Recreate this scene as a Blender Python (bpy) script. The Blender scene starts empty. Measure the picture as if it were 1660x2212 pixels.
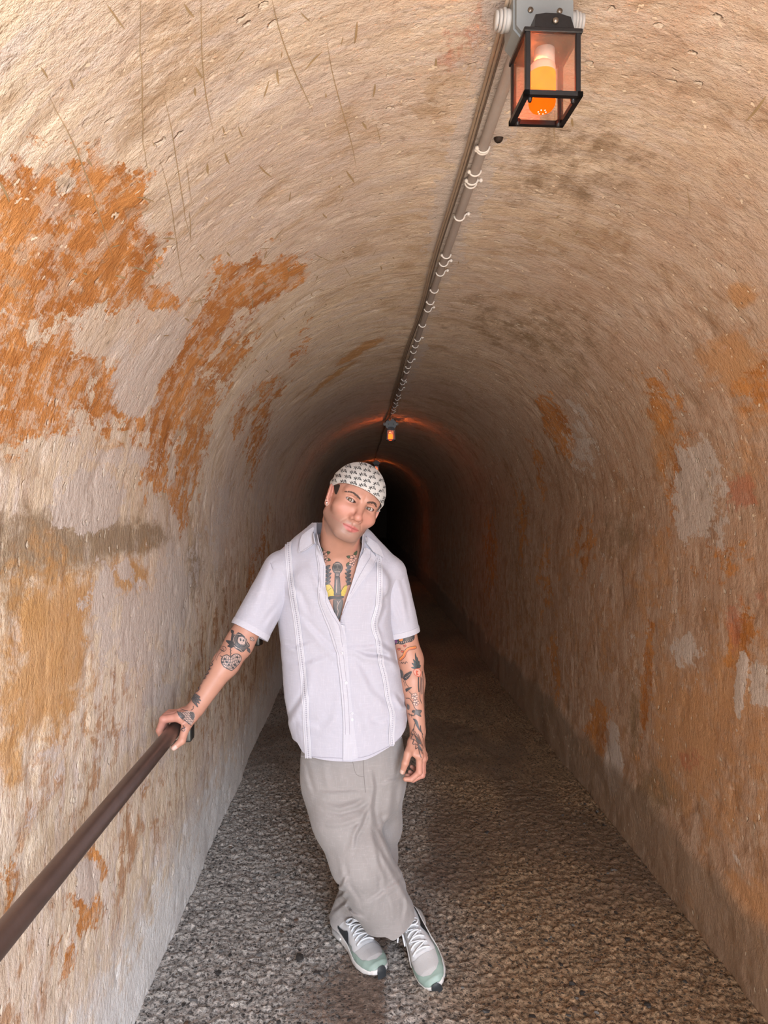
import bpy, bmesh, math, random
import numpy as np
from mathutils import Vector, Matrix
from mathutils.bvhtree import BVHTree

# ------------------------------------------------------------------ camera, light, exposure
scene = bpy.context.scene
F, VX, VY, EYE = 1534.0, 780.0, 1091.0, 1.55       # focal length and vanishing point in pixels of the 1660 x 2212 frame, eye height in m
cam_data = bpy.data.cameras.new('camera')
cam = bpy.data.objects.new('camera', cam_data)
scene.collection.objects.link(cam)
cam.location = (0, 0, EYE)
cam.rotation_euler = (math.pi / 2, 0, 0)
cam_data.sensor_fit = 'VERTICAL'
cam_data.sensor_height = 24.0
cam_data.lens = F / 2212 * 24
cam_data.shift_x = (830 - VX) / 2212
cam_data.shift_y = -(1106 - VY) / 2212
cam_data.clip_start = 0.05
scene.camera = cam

world = bpy.data.worlds.new('world')
scene.world = world
world.use_nodes = True
world.node_tree.nodes['Background'].inputs[0].default_value = (0.62, 0.72, 0.9, 1)
world.node_tree.nodes['Background'].inputs[1].default_value = 0.35

def area(name, loc, target, size, power, color):
    d = bpy.data.lights.new(name, 'AREA')
    d.shape = 'RECTANGLE'; d.size, d.size_y = size
    d.energy = power; d.color = color
    o = bpy.data.objects.new(name, d)
    scene.collection.objects.link(o)
    o.location = loc
    o.rotation_euler = (Vector(target) - Vector(loc)).to_track_quat('-Z', 'Y').to_euler()
    return o

# daylight reaching in through the open mouth behind the camera: cool sky from the right, warm sunlit wall on the left, paving below
area('daylight_sky', (1.9, -2.7, 3.1), (-0.3, 2.0, 0.5), (3.0, 2.5), 455, (0.72, 0.83, 1.0))
area('daylight_street', (1.0, -6.5, 1.9), (0.0, 2.5, 1.2), (3.0, 2.6), 540, (0.88, 0.92, 1.0))
area('daylight_wall', (-1.9, -1.7, 1.6), (0.9, 2.0, 1.3), (2.0, 2.6), 122, (1.0, 0.76, 0.54))
area('daylight_paving', (0.2, -1.0, 0.05), (0.2, 1.3, 2.2), (2.6, 1.2), 104, (1.0, 0.87, 0.72))

scene.view_settings.view_transform = 'Standard'
scene.view_settings.look = 'None'
scene.view_settings.gamma = 1.0
scene.view_settings.use_curve_mapping = False
scene.view_settings.exposure = 0.0
scene.cycles.max_bounces = 6; scene.cycles.diffuse_bounces = 3; scene.cycles.glossy_bounces = 2; scene.cycles.transparent_max_bounces = 8
scene.cycles.use_adaptive_sampling = True; scene.cycles.adaptive_threshold = 0.06; scene.cycles.adaptive_min_samples = 16
random.seed(7)
rng = np.random.default_rng(11)

# ------------------------------------------------------------------ helpers
def at(px, py, Y):
    """point at depth Y seen at a pixel of the frame"""
    return np.array([(px - VX) * Y / F, Y, EYE - (py - VY) * Y / F])

def to_px(P):
    return VX + P[:, 0] / P[:, 1] * F, VY - (P[:, 2] - EYE) / P[:, 1] * F

def hash3(ix, iy, iz, seed):
    n = (ix * 374761393 + iy * 668265263 + iz * 1440662683 + seed * 974634777) & 0xffffffff
    n = ((n ^ (n >> 13)) * 1274126177) & 0xffffffff
    n = ((n ^ (n >> 16)) * 2246822519) & 0xffffffff
    return ((n ^ (n >> 15)) & 0xffff) / 65535.0

def vnoise(P, seed=0):
    P = np.asarray(P, dtype=np.float64)
    i = np.floor(P).astype(np.int64); f = P - i
    u = f * f * (3 - 2 * f)
    r = 0
    for dx in (0, 1):
        wx = u[:, 0] if dx else 1 - u[:, 0]
        for dy in (0, 1):
            wy = u[:, 1] if dy else 1 - u[:, 1]
            for dz in (0, 1):
                wz = u[:, 2] if dz else 1 - u[:, 2]
                r = r + wx * wy * wz * hash3(i[:, 0] + dx, i[:, 1] + dy, i[:, 2] + dz, seed)
    return r

def fbm(P, octaves=4, seed=0, gain=0.5):
    P = np.asarray(P, dtype=np.float64)
    a, s, t = 1.0, 0, 0
    for o in range(octaves):
        s = s + a * vnoise(P, seed + o); t += a
        P = P * 2.03 + 17.1; a *= gain
    return s / t

# ---- objects
col = scene.collection
def link(name, mesh, m=None, parent=None, smooth=True):
    o = bpy.data.objects.new(name, mesh)
    col.objects.link(o)
    if m is not None and len(mesh.materials) == 0:
        mesh.materials.append(m)
    if smooth and len(mesh.polygons):
        mesh.polygons.foreach_set('use_smooth', np.ones(len(mesh.polygons), dtype=bool))
    if parent is not None:
        o.parent = parent
        o.matrix_parent_inverse = parent.matrix_world.inverted()
    return o

def empty(name, loc, parent=None):
    o = bpy.data.objects.new(name, None)
    col.objects.link(o); o.location = loc; o.empty_display_size = 0.05
    bpy.context.view_layer.update()
    if parent is not None:
        o.parent = parent
        o.matrix_parent_inverse = parent.matrix_world.inverted()
    return o

def tag(o, label=None, cat=None, group=None, kind=None):
    if label: o['label'] = label
    if cat: o['category'] = cat
    if group: o['group'] = group
    if kind: o['kind'] = kind
    return o

def np_mesh(name, V, Fc):
    """mesh from numpy arrays; Fc is (n,3) or (n,4)"""
    V = np.asarray(V, dtype=np.float32); Fc = np.asarray(Fc, dtype=np.int32)
    m = bpy.data.meshes.new(name)
    n, k = Fc.shape
    m.vertices.add(len(V)); m.vertices.foreach_set('co', V.ravel())
    m.loops.add(n * k); m.loops.foreach_set('vertex_index', Fc.ravel())
    m.polygons.add(n); m.polygons.foreach_set('loop_start', np.arange(0, n * k, k, dtype=np.int32))
    m.update(calc_edges=True); m.validate()
    return m

def list_mesh(name, V, Fc):
    m = bpy.data.meshes.new(name)
    m.from_pydata([tuple(v) for v in V], [], [tuple(f) for f in Fc]); m.update()
    return m

def bm_mesh(name, bm, bevel=0, seg=2):
    if bevel:
        bmesh.ops.bevel(bm, geom=list(bm.edges), offset=bevel, segments=seg, affect='EDGES', profile=0.6)
    bmesh.ops.recalc_face_normals(bm, faces=bm.faces)
    m = bpy.data.meshes.new(name); bm.to_mesh(m); bm.free()
    return m

def box_bm(c, s, bm=None, rot=None):
    bm = bm or bmesh.new()
    M = Matrix.Translation(Vector(c)) @ (rot.to_4x4() if rot else Matrix.Identity(4)) @ Matrix.Diagonal((s[0], s[1], s[2], 1))
    bmesh.ops.create_cube(bm, size=1, matrix=M)
    return bm

def tube(name, pts, r, m, parent=None, sides=12, closed=False, cap=True):
    """swept tube along points; r may be a list"""
    pts = [Vector(p) for p in pts]; n = len(pts)
    rs = [r] * n if not hasattr(r, '__len__') else list(r)
    V, Fc = [], []
    up = None
    for i, p in enumerate(pts):
        if closed: t = pts[(i + 1) % n] - pts[i - 1]
        else: t = pts[min(i + 1, n - 1)] - pts[max(i - 1, 0)]
        t.normalize()
        if up is None:
            up = t.orthogonal().normalized()
        up = (up - t * up.dot(t)).normalized()
        b = t.cross(up)
        for k in range(sides):
            a = 2 * math.pi * k / sides
            V.append(p + (up * math.cos(a) + b * math.sin(a)) * rs[i])
    for i in range(n if closed else n - 1):
        j = (i + 1) % n
        for k in range(sides):
            k2 = (k + 1) % sides
            Fc.append((i * sides + k, i * sides + k2, j * sides + k2, j * sides + k))
    if cap and not closed:
        Fc.append(tuple(reversed(range(sides))))
        Fc.append(tuple(range((n - 1) * sides, n * sides)))
    return link(name, list_mesh(name, V, Fc), m, parent)

def smooth_path(pts, n=8):
    """Catmull-Rom through points"""
    P = [np.array(p, float) for p in pts]
    if len(P) < 3: return P
    P = [2 * P[0] - P[1]] + P + [2 * P[-1] - P[-2]]
    out = []
    for i in range(1, len(P) - 2):
        for k in range(n):
            t = k / n
            out.append(0.5 * ((2 * P[i]) + (P[i + 1] - P[i - 1]) * t + (2 * P[i - 1] - 5 * P[i] + 4 * P[i + 1] - P[i + 2]) * t * t
                              + (3 * P[i] - P[i - 1] - 3 * P[i + 1] + P[i + 2]) * t ** 3))
    out.append(P[-2])
    return out

# ---- materials
class NT:
    def __init__(self, name):
        self.m = bpy.data.materials.new(name); self.m.use_nodes = True
        self.t = self.m.node_tree; self.t.nodes.clear()
        self.out = self.t.nodes.new('ShaderNodeOutputMaterial')
    def n(self, typ, ins=None, **props):
        x = self.t.nodes.new('ShaderNode' + typ)
        for k, v in props.items(): setattr(x, k, v)
        for k, v in (ins or {}).items():
            if hasattr(v, 'node'): self.t.links.new(v, x.inputs[k])
            else: x.inputs[k].default_value = v
        return x
    def noise(self, vec, scale, detail=6, rough=0.6, dist=0.0):
        return self.n('TexNoise', {'Vector': vec, 'Scale': scale, 'Detail': detail, 'Roughness': rough, 'Distortion': dist}).outputs['Fac']
    def math(self, op, a, b=0.0, c=0.0, clamp=False):
        return self.n('Math', {0: a, 1: b, 2: c}, operation=op, use_clamp=clamp).outputs[0]
    def step(self, x, lo, hi):
        return self.n('MapRange', {'Value': x, 'From Min': lo, 'From Max': hi}, interpolation_type='SMOOTHSTEP').outputs[0]
    def mix(self, f, a, b, blend='MIX'):
        x = self.n('Mix', {}, data_type='RGBA', blend_type=blend)
        for i, v in ((0, f), (6, a), (7, b)):
            if hasattr(v, 'node'): self.t.links.new(v, x.inputs[i])
            else: x.inputs[i].default_value = v if i == 0 else (tuple(v) + (1,))[:4]
        return x.outputs[2]
    def scale(self, vec, s):
        return self.n('VectorMath', {0: vec, 1: s}, operation='MULTIPLY').outputs[0]
    def attr(self, name, out='Fac'):
        return self.n('Attribute', attribute_name=name).outputs[out]
    def bump(self, h, strength=0.5, dist=0.01, normal=None):
        i = {'Height': h, 'Strength': strength, 'Distance': dist}
        if normal is not None: i['Normal'] = normal
        return self.n('Bump', i).outputs[0]
    def bsdf(self, **k):
        ins = {}
        for a, v in k.items():
            a = {'color': 'Base Color', 'rough': 'Roughness', 'metal': 'Metallic', 'normal': 'Normal', 'spec': 'Specular IOR Level', 'sss': 'Subsurface Weight',
                 'sheen': 'Sheen Weight', 'emit': 'Emission Color', 'emit_s': 'Emission Strength', 'alpha': 'Alpha', 'coat': 'Coat Weight'}[a]
            if isinstance(v, tuple) and len(v) == 3: v = v + (1,)
            ins[a] = v
        return self.n('BsdfPrincipled', ins)
    def end(self, shader):
        self.t.links.new(shader.outputs[0] if hasattr(shader, 'outputs') else shader, self.out.inputs[0])
        return self.m

def plain(name, color, rough=0.5, metal=0.0, vary=0.12, scale=60, bump=0.0, **k):
    """procedural material: colour with slight noise variation"""
    t = NT(name)
    co = t.n('TexCoord').outputs['Object']
    nz = t.noise(co, scale, 5)
    lo = tuple(c * (1 - vary) for c in color); hi = tuple(min(1, c * (1 + vary)) for c in color)
    c = t.mix(nz, lo, hi)
    kw = dict(color=c, rough=rough, metal=metal, **k)
    if bump: kw['normal'] = t.bump(nz, bump, 0.002)
    return t.end(t.bsdf(**kw))

# ------------------------------------------------------------------ tunnel: vaulted plaster shell
XL, XR, ZS = -0.68, 1.234, 1.445                    # side walls and springing height
CX, RAD = (XL + XR) / 2, (XR - XL) / 2
ARC = math.pi * RAD
S_TOT = 2 * ZS + ARC

def shell(s):
    """position (x, z) and inward normal on the section, s = arc length from the foot of the left wall"""
    x = np.empty_like(s); z = np.empty_like(s); nx = np.empty_like(s); nz = np.empty_like(s)
    L = s < ZS; Rr = s > ZS + ARC; A = ~(L | Rr)
    x[L] = XL; z[L] = s[L]; nx[L] = 1; nz[L] = 0
    x[Rr] = XR; z[Rr] = S_TOT - s[Rr]; nx[Rr] = -1; nz[Rr] = 0
    th = math.pi - (s[A] - ZS) / RAD
    x[A] = CX + RAD * np.cos(th); z[A] = ZS + RAD * np.sin(th); nx[A] = -np.cos(th); nz[A] = -np.sin(th)
    return x, z, nx, nz

# stains, repairs, paint patches and painted lantern glow on the plaster: (arc position, depth, quadratic form, strength), in metres
PATCHES = {
 'rust': [(2.115,1.235,238.96,-2.58,73.97,1.0),(1.998,1.278,205.23,-50.98,41.7,1.0),(1.964,1.125,196.05,56.31,103.85,1.0),(2.095,1.434,266.23,55.71,65.55,1.0),(1.881,1.241,378.96,-58.2,69.17,0.7),(1.965,1.386,289.58,-51.24,49.96,0.6),(1.798,1.41,179.98,-6.36,33.24,1.0),(1.811,1.673,233.4,-0.83,36.4,0.8),(1.724,1.363,493.93,-13.03,85.37,0.7),(2.075,1.635,1675.97,-271.26,97.44,0.9),(2.19,2.067,56.82,18.81,45.95,1.0),(2.342,2.169,102.34,-11.63,69.15,1.0),(2.051,2.137,99.45,16.72,28.55,0.8),(1.863,2.181,59.34,23.59,34.97,0.9),(1.746,2.233,81.84,30.76,44.29,0.8),(1.978,3.22,137.42,44.41,24.46,0.6),(2.174,3.538,120.08,42.84,25.26,0.45),(1.747,1.831,355.42,12.48,56.17,0.6),(1.213,4.741,16.79,-6.55,5.43,0.5),(2.041,1.037,1368.28,-100.82,580.21,0.6),(1.883,2.55,39.3,23.4,25.04,0.75),(1.639,2.631,30.07,17.18,44.97,0.7),(1.971,3.76,34.05,11.66,7.37,0.6),(2.349,3.108,249.31,88.62,44.42,0.5),(2.111,2.507,82.55,33.8,38.29,0.7),(1.996,1.203,79.77,-6.88,23.72,0.95),(1.774,1.387,140.93,-12.86,16.35,0.8),(1.827,1.237,268.52,33.39,113.3,0.8),(1.766,2.003,185.1,21.64,37.7,0.6),(3.895,3.886,44.2,-7.4,27.92,0.9),(4.093,4.652,58.98,-38.31,49.62,0.6),(3.965,2.626,85.1,-26.8,41.77,0.6),(4.257,2.661,47.84,-17.82,43.3,0.8),(3.988,2.004,262.92,-60.38,121.84,0.7),(4.484,5.408,9.93,-0.25,21.37,0.55),(4.575,3.944,42.03,-2.44,30.75,0.6),(5.372,4.507,40.73,17.5,76.12,0.7),(5.53,3.712,56.47,-18.0,35.94,0.8),(5.127,3.078,43.66,-117.1,545.71,0.9),(4.781,2.308,152.25,-118.38,346.18,1.0),(4.523,2.491,105.36,-7.49,26.39,0.5),(4.837,4.732,16.42,-1.7,18.04,0.5),(4.827,6.761,6.36,-0.45,8.78,0.6),(5.826,2.704,268.15,-5.37,55.94,0.5),(0.548,1.768,228.03,87.92,147.36,0.8),(0.509,1.682,166.08,19.79,172.28,0.6),(0.826,1.373,346.98,182.99,587.07,0.6),(0.606,1.846,767.07,392.04,489.4,0.8)],
 'ochre': [(1.232,1.58,42.67,4.66,27.24,1.0),(1.158,1.469,170.34,45.42,76.98,0.9),(1.326,1.724,219.88,28.52,44.4,0.8),(1.338,2.107,432.57,43.43,38.84,0.9),(1.392,1.523,501.12,51.94,131.84,0.6),(1.059,1.373,499.65,178.82,554.56,0.9),(1.31,2.318,121.65,12.61,43.18,0.5),(1.712,1.861,417.99,-2.89,43.16,0.6),(0.794,2.98,73.59,18.66,66.02,0.5),(5.173,2.491,16.86,-5.59,9.55,0.6),(4.762,3.053,17.53,-2.39,16.82,0.45),(5.08,3.64,12.33,-2.48,13.25,0.4),(3.908,2.053,173.76,5.0,52.0,0.9),(3.744,1.836,1441.63,-207.43,538.56,1.15),(4.106,2.725,34.77,-26.86,77.75,0.8),(4.576,2.958,74.72,-5.8,52.47,0.7),(5.196,2.666,22.99,-7.33,13.42,0.9),(5.074,2.868,79.46,-20.15,38.2,0.7),(4.97,2.337,29.92,-7.98,35.5,0.8),(5.405,2.427,159.82,-69.7,71.71,0.7),(5.608,2.254,255.75,-43.87,85.22,1.0),(4.076,2.096,334.85,-32.42,108.0,0.7),(5.345,2.558,224.76,-87.76,57.52,0.7),(5.077,2.201,75.89,-25.18,50.76,0.7),(4.322,3.298,61.49,-13.29,91.86,0.4),(4.21,2.252,76.01,-13.01,37.08,0.5),(2.655,3.686,299.61,155.7,125.33,1.0),(2.479,4.108,209.14,157.24,157.47,0.8)],
 'pale': [(1.973,1.897,118.77,-18.3,103.58,1.1),(1.871,1.875,345.77,15.09,65.63,1.1),(1.557,1.781,296.01,9.69,35.06,1.2),(1.693,2.029,598.16,-36.65,10.23,0.6),(1.692,1.63,931.38,-62.89,35.74,0.5),(1.306,1.879,280.05,-19.88,257.46,1.0),(1.183,2.173,61.51,10.39,15.3,0.7),(1.203,2.544,26.78,-1.04,15.34,0.8),(1.365,2.045,625.0,56.63,281.44,0.7),(0.888,2.484,59.61,15.89,15.68,0.6),(0.751,2.318,121.65,41.95,24.93,0.6),(1.484,3.473,16.86,-7.26,11.22,0.6),(1.522,4.72,5.8,-2.58,6.5,0.5),(2.181,4.501,30.62,9.1,5.85,0.3),(0.604,1.783,604.17,320.6,392.5,1.1),(0.95,1.512,286.01,113.55,102.94,0.4),(0.899,1.449,311.42,139.87,131.43,0.4),(1.942,1.618,532.82,-36.16,81.42,0.55),(1.94,1.443,610.45,-96.86,92.31,0.45),(1.242,1.897,54.07,8.78,53.98,0.7),(1.042,2.371,29.08,6.24,8.37,0.6),(1.344,2.898,19.46,1.38,24.79,0.5),(0.976,1.605,365.48,130.8,80.29,0.5),(0.729,1.449,311.42,176.42,254.3,0.45),(4.293,2.601,46.42,-12.41,37.85,0.9),(4.021,3.64,24.63,-9.23,11.6,0.6),(4.932,2.308,155.27,-238.62,1363.44,1.1),(5.59,3.473,47.06,12.63,109.63,0.9),(5.507,2.339,5407.51,1768.56,662.89,0.6),(4.891,2.704,89.38,-18.01,45.5,0.6),(3.964,6.095,21.55,-5.93,2.37,0.4),(4.905,2.201,134.92,-34.21,252.92,0.7),(4.441,2.458,155.79,-8.36,109.24,0.6),(4.983,3.264,138.07,-26.91,166.37,0.5),(4.724,3.64,36.24,-3.76,33.03,0.4),(2.951,1.948,188.28,-2.58,1.22,0.75),(2.98,3.946,358.63,-7.5,0.39,0.6),(2.996,1.465,294.53,-28.9,30.36,0.55)],
 'dark': [(1.46,1.557,269.71,16.03,11.87,0.9),(1.353,1.449,311.42,42.43,104.57,0.7),(1.46,2.006,477.43,21.73,6.52,0.9),(1.306,2.898,77.85,6.55,39.14,0.6),(1.927,1.163,1087.3,-39.09,355.53,0.4),(1.201,3.365,57.73,5.98,21.83,0.4),(3.175,1.709,37.08,-0.84,13.79,0.45),(3.395,3.1,10.36,1.18,6.51,0.45),(4.178,2.778,104.9,-36.27,63.02,0.5),(4.477,3.38,82.38,-3.17,17.27,0.5),(5.229,2.558,399.57,-137.79,140.5,0.4),(5.521,2.958,74.72,-29.66,41.04,0.7),(5.327,3.208,63.5,-19.41,156.22,0.6)],
 'red': [(4.322,2.292,375.77,-62.85,264.45,0.9),(4.741,2.337,269.29,-45.47,476.93,0.8),(5.314,2.704,357.54,-127.96,153.0,0.6),(2.894,1.265,87.42,-24.04,106.42,0.5),(4.632,2.201,1214.25,-157.52,402.06,0.6),(2.901,1.534,624.4,-101.21,99.57,0.3)],  # the crown patch by the near lantern paints its reddish glow on the plaster
}

def patch_field(name, s, y):
    f = np.zeros_like(s)
    for (s0, y0, a, b, c, amp) in PATCHES[name]:
        ds, dy = s - s0, y - y0
        q = a * ds * ds + 2 * b * ds * dy + c * dy * dy
        f = np.maximum(f, amp * np.exp(-0.42 * q))
    return f

ys = np.concatenate([np.arange(-0.3, 0.9, 0.05), np.arange(0.9, 4.2, 0.0125), np.arange(4.2, 8.5, 0.035), np.arange(8.5, 34.01, 0.3)])
ss = np.concatenate([np.linspace(-.04, ZS, 119)[:-1], np.linspace(ZS, ZS + ARC, 241)[:-1], np.linspace(ZS + ARC, S_TOT + .04, 119)])
SG, YG = np.meshgrid(ss, ys, indexing='ij')
sf, yf = SG.ravel(), YG.ravel()
X0, Z0, NX, NZ = shell(sf)
P2 = np.stack([sf, yf, np.zeros_like(sf)], 1)
disp = 0.022 * (fbm(P2 * 1.1, 3, 5) - 0.5) + 0.006 * (fbm(P2 * np.array([4, 5, 1]), 4, 21) - 0.5)
pit = fbm(P2 * np.array([13, 17, 1]), 3, 40)
disp = disp - 0.005 * np.clip(pit - 0.60, 0, 1) * 4
low = np.clip(1 - np.minimum(sf, S_TOT - sf) / 0.7, 0, 1)
disp = disp + low * 0.016 * (fbm(P2 * np.array([5, 5, 1]), 4, 61) - 0.5)
fields = {k: patch_field(k, sf, yf) for k in PATCHES}
disp = disp + 0.004 * np.clip(fields['pale'], 0, 1) - 0.002 * np.clip(fields['rust'], 0, 1)
base_r = np.clip((0.30 + 0.16 * (fbm(P2 * np.array([0.5, 3.2, 1]), 3, 77) - 0.5) - (S_TOT - sf)) / 0.05, 0, 1)      # render skirt along the right wall foot
fields['skirt'] = base_r
disp = disp + 0.012 * base_r
fields['foot_daylight'] = np.clip(1 - sf / (0.55 + 0.25 * (fbm(P2 * np.array([0.5, 2.0, 1]), 3, 90) - 0.5)), 0, 1)            # cool daylight along the left wall foot, painted in as paler colour
fields['tone'] = np.clip((sf - 2.3) / 1.2, 0, 1) * 0.55 + np.clip((sf - 3.6) / 0.9, 0, 1) * 0.45                     # browner limewash towards the right wall
VX_, VZ_ = X0 + NX * disp, Z0 + NZ * disp
ns, ny = len(ss), len(ys)
G = np.stack([VX_, yf, VZ_], 1).reshape(ns, ny, 3)
du = np.gradient(G, axis=0); dv = np.gradient(G, axis=1)
NG = np.cross(dv, du); NG /= np.linalg.norm(NG, axis=2, keepdims=True)
if NG[10, 10, 0] < 0: NG = -NG

def wall_material():
    t = NT('old_limewashed_plaster')
    uv = t.attr('suv', 'Vector')
    broad = t.noise(uv, 1.6, 3, 0.6)
    streak = t.noise(t.scale(uv, (1.6, 7.5, 1)), 3.0, 5, 0.68, 0.6)
    scrape = t.noise(t.scale(uv, (3.0, 18.0, 1)), 3.2, 6, 0.74, 0.0)
    cloud = t.noise(uv, 6.0, 5, 0.62, 0.5)
    grain = t.noise(uv, 70.0, 3, 0.62)
    rag = t.noise(t.scale(uv, (1.75, 0.95, 1)), 9.0, 9, 0.76, 0.25)
    edge = t.math('ADD', t.math('MULTIPLY', cloud, 1.1), t.math('ADD', t.math('MULTIPLY', streak, 0.2), t.math('MULTIPLY', rag, 2.1)))
    edge = t.math('SUBTRACT', edge, 1.70)           # roughly -0.6 .. 0.6
    def fac(name, lo=0.42, hi=0.58, amt=1.0):
        return t.step(t.math('ADD', t.attr(name), t.math('MULTIPLY', edge, amt)), lo, hi)
    pale = t.mix(broad, (0.63, 0.475, 0.32), (0.86, 0.73, 0.57))
    pale = t.mix(t.step(streak, 0.42, 0.66), pale, (0.69, 0.59, 0.51))
    pale = t.mix(t.math('MULTIPLY', t.step(scrape, 0.5, 0.62), 0.35), pale, (0.46, 0.335, 0.21))
    brown = t.mix(broad, (0.37, 0.21, 0.125), (0.62, 0.405, 0.275))
    brown = t.mix(t.step(streak, 0.40, 0.70), brown, (0.57, 0.40, 0.285))
    brown = t.mix(t.math('MULTIPLY', t.step(scrape, 0.52, 0.66), 0.6), brown, (0.24, 0.125, 0.068))
    pale = t.mix(t.math('MULTIPLY', t.step(t.noise(uv, 0.9, 4, .5), 0.40, 0.62), 0.6), pale, (0.60, 0.475, 0.405))
    tone = t.step(t.math('ADD', t.attr('tone'), t.math('MULTIPLY', edge, 0.5)), 0.0, 1.0)
    c = t.mix(tone, pale, brown)
    wash = t.step(t.noise(t.scale(uv, (1.0, 1.5, 1)), 3.4, 6, 0.7, 0.9), 0.50, 0.66)
    c = t.mix(t.math('MULTIPLY', wash, 0.62), c, t.mix(tone, (0.47, 0.315, 0.175), (0.29, 0.155, 0.08)))
    wash2 = t.step(t.noise(t.scale(uv, (1.3, 1.9, 1)), 7.7, 6, 0.74, 0.7), 0.54, 0.62)
    c = t.mix(t.math('MULTIPLY', wash2, 0.48), c, t.mix(tone, (0.80, 0.69, 0.57), (0.57, 0.43, 0.32)))
    # worn greyish-brown wash on the lower walls
    mott = t.math('MULTIPLY', t.step(t.math('ADD', t.math('MULTIPLY', cloud, .5), t.math('ADD', t.math('MULTIPLY', rag, .6), t.math('MULTIPLY', streak, 0.4))), 0.74, 0.84), t.attr('lowness'))
    c = t.mix(t.math('MULTIPLY', mott, 0.9), c, (0.44, 0.235, 0.115))
    mott2 = t.math('MULTIPLY', t.step(t.noise(t.scale(uv, (1.0, 2.6, 1)), 5.3, 6, 0.68, 0.6), 0.54, 0.62), t.attr('lowness'))
    c = t.mix(t.math('MULTIPLY', mott2, 0.75), c, t.mix(tone, (0.78, 0.66, 0.57), (0.64, 0.47, 0.36)))
    c = t.mix(t.math('MULTIPLY', fac('dark', 0.22, 0.75, 0.8), 0.82), c, (0.27, 0.185, 0.105))
    ochre = t.mix(tone, t.mix(cloud, (0.46, 0.22, 0.06), (0.64, 0.36, 0.14)), t.mix(cloud, (0.47, 0.225, 0.095), (0.64, 0.36, 0.18)))
    c = t.mix(t.math('MULTIPLY', fac('ochre', 0.28, 0.78, 0.8), 0.85), c, ochre)
    rust = t.mix(t.step(cloud, 0.35, 0.65), (0.42, 0.155, 0.035), (0.62, 0.275, 0.085))
    worn = t.step(t.math('ADD', t.math('MULTIPLY', t.noise(t.scale(uv, (1.7, 0.9, 1)), 15.0, 7, 0.80, 0.0), 0.75), t.math('MULTIPLY', streak, 0.35)), 0.53, 0.60)
    rf = t.math('MULTIPLY', fac('rust', 0.44, 0.54, 0.95), t.math('SUBTRACT', 1.0, t.math('MULTIPLY', worn, 0.55)))
    c = t.mix(rf, c, rust)
    c = t.mix(t.math('MULTIPLY', fac('red', 0.36, 0.66), 0.6), c, (0.50, 0.17, 0.095))
    palep = t.mix(grain, (0.58, 0.49, 0.425), (0.68, 0.585, 0.52))
    c = t.mix(t.math('MULTIPLY', fac('pale', 0.48, 0.58, 0.75), 0.9), c, palep)
    c = t.mix(t.math('MULTIPLY', fac('foot_daylight', 0.22, 0.75, 0.8), 0.9), c, t.mix(grain, (0.70, 0.69, 0.67), (0.90, 0.89, 0.87)))  # whitish colour stands in for daylight on the wall foot
    c = t.mix(t.math('MULTIPLY', t.attr('skirt'), 0.8), c, t.mix(cloud, (0.19, 0.125, 0.085), (0.40, 0.29, 0.205)))
    # chipped specks of bare plaster
    vor = t.n('TexVoronoi', {'Vector': t.n('VectorMath', {0: t.scale(uv, (1.0, 1.6, 1)), 1: t.scale(t.n('TexNoise', {'Vector': uv, 'Scale': 40.0, 'Detail': 3}).outputs['Color'], (.035, .035, 0))}, operation='ADD').outputs[0], 'Scale': 24.0, 'Randomness': 1.0})
    sel = t.step(t.n('SeparateColor', {0: vor.outputs['Color']}).outputs[0], 0.60, 0.62)
    chip = t.math('MULTIPLY', t.math('MULTIPLY', t.step(vor.outputs['Distance'], 0.25, 0.15), sel), t.step(t.noise(uv, 2.2, 3), 0.42, 0.60))
    c = t.mix(t.math('MULTIPLY', chip, 0.6), c, (0.92, 0.82, 0.66))
    dirt = t.step(t.noise(uv, 24.0, 5, 0.7), 0.57, 0.72)
    c = t.mix(t.math('MULTIPLY', dirt, 0.5), c, (0.22, 0.14, 0.075))
    fl = t.noise(t.scale(uv, (1.0, 1.4, 1)), 34.0, 5, 0.75, 0.0)
    h = t.math('ADD', t.math('MULTIPLY', grain, 0.35), t.math('ADD', t.math('MULTIPLY', scrape, 0.30), t.math('MULTIPLY', fl, 0.75)))
    h = t.math('ADD', h, t.math('MULTIPLY', chip, -0.55))
    nrm = t.bump(h, 0.9, 0.0125)
    return t.end(t.bsdf(color=c, rough=0.78, normal=nrm, spec=0.35))
M_WALL = wall_material()
fields['lowness'] = np.clip((1.75 - np.minimum(sf, S_TOT - sf)) / 0.7, 0, 1)

def shell_part(name, i0, i1):
    k = i1 - i0
    V = G[i0:i1].reshape(-1, 3)
    ii, jj = np.meshgrid(np.arange(k - 1), np.arange(ny - 1), indexing='ij')
    a = (ii * ny + jj).ravel()
    Fc = np.stack([a, a + 1, a + ny + 1, a + ny], 1)
    m = np_mesh(name, V, Fc)
    sl = slice(i0 * ny, i1 * ny)
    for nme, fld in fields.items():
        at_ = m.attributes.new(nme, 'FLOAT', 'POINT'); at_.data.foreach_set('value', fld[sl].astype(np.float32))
    at_ = m.attributes.new('suv', 'FLOAT_VECTOR', 'POINT'); at_.data.foreach_set('vector', P2[sl].astype(np.float32).ravel())
    o = link(name, m, M_WALL)
    m.normals_split_custom_set_from_vertices(NG[i0:i1].reshape(-1, 3))
    return tag(o, kind='structure')
i1 = 118; i2 = 118 + 240
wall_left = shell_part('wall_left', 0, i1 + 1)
ceiling = shell_part('ceiling', i1, i2 + 1)
wall_right = shell_part('wall_right', i2, ns)
tag(wall_left, 'left tunnel wall of peeling ochre and rust plaster behind the handrail', kind='structure')
tag(ceiling, 'barrel vault ceiling of scratched pale limewash', kind='structure')
tag(wall_right, 'right tunnel wall of brown and orange plaster with a grey skirt', kind='structure')
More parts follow.
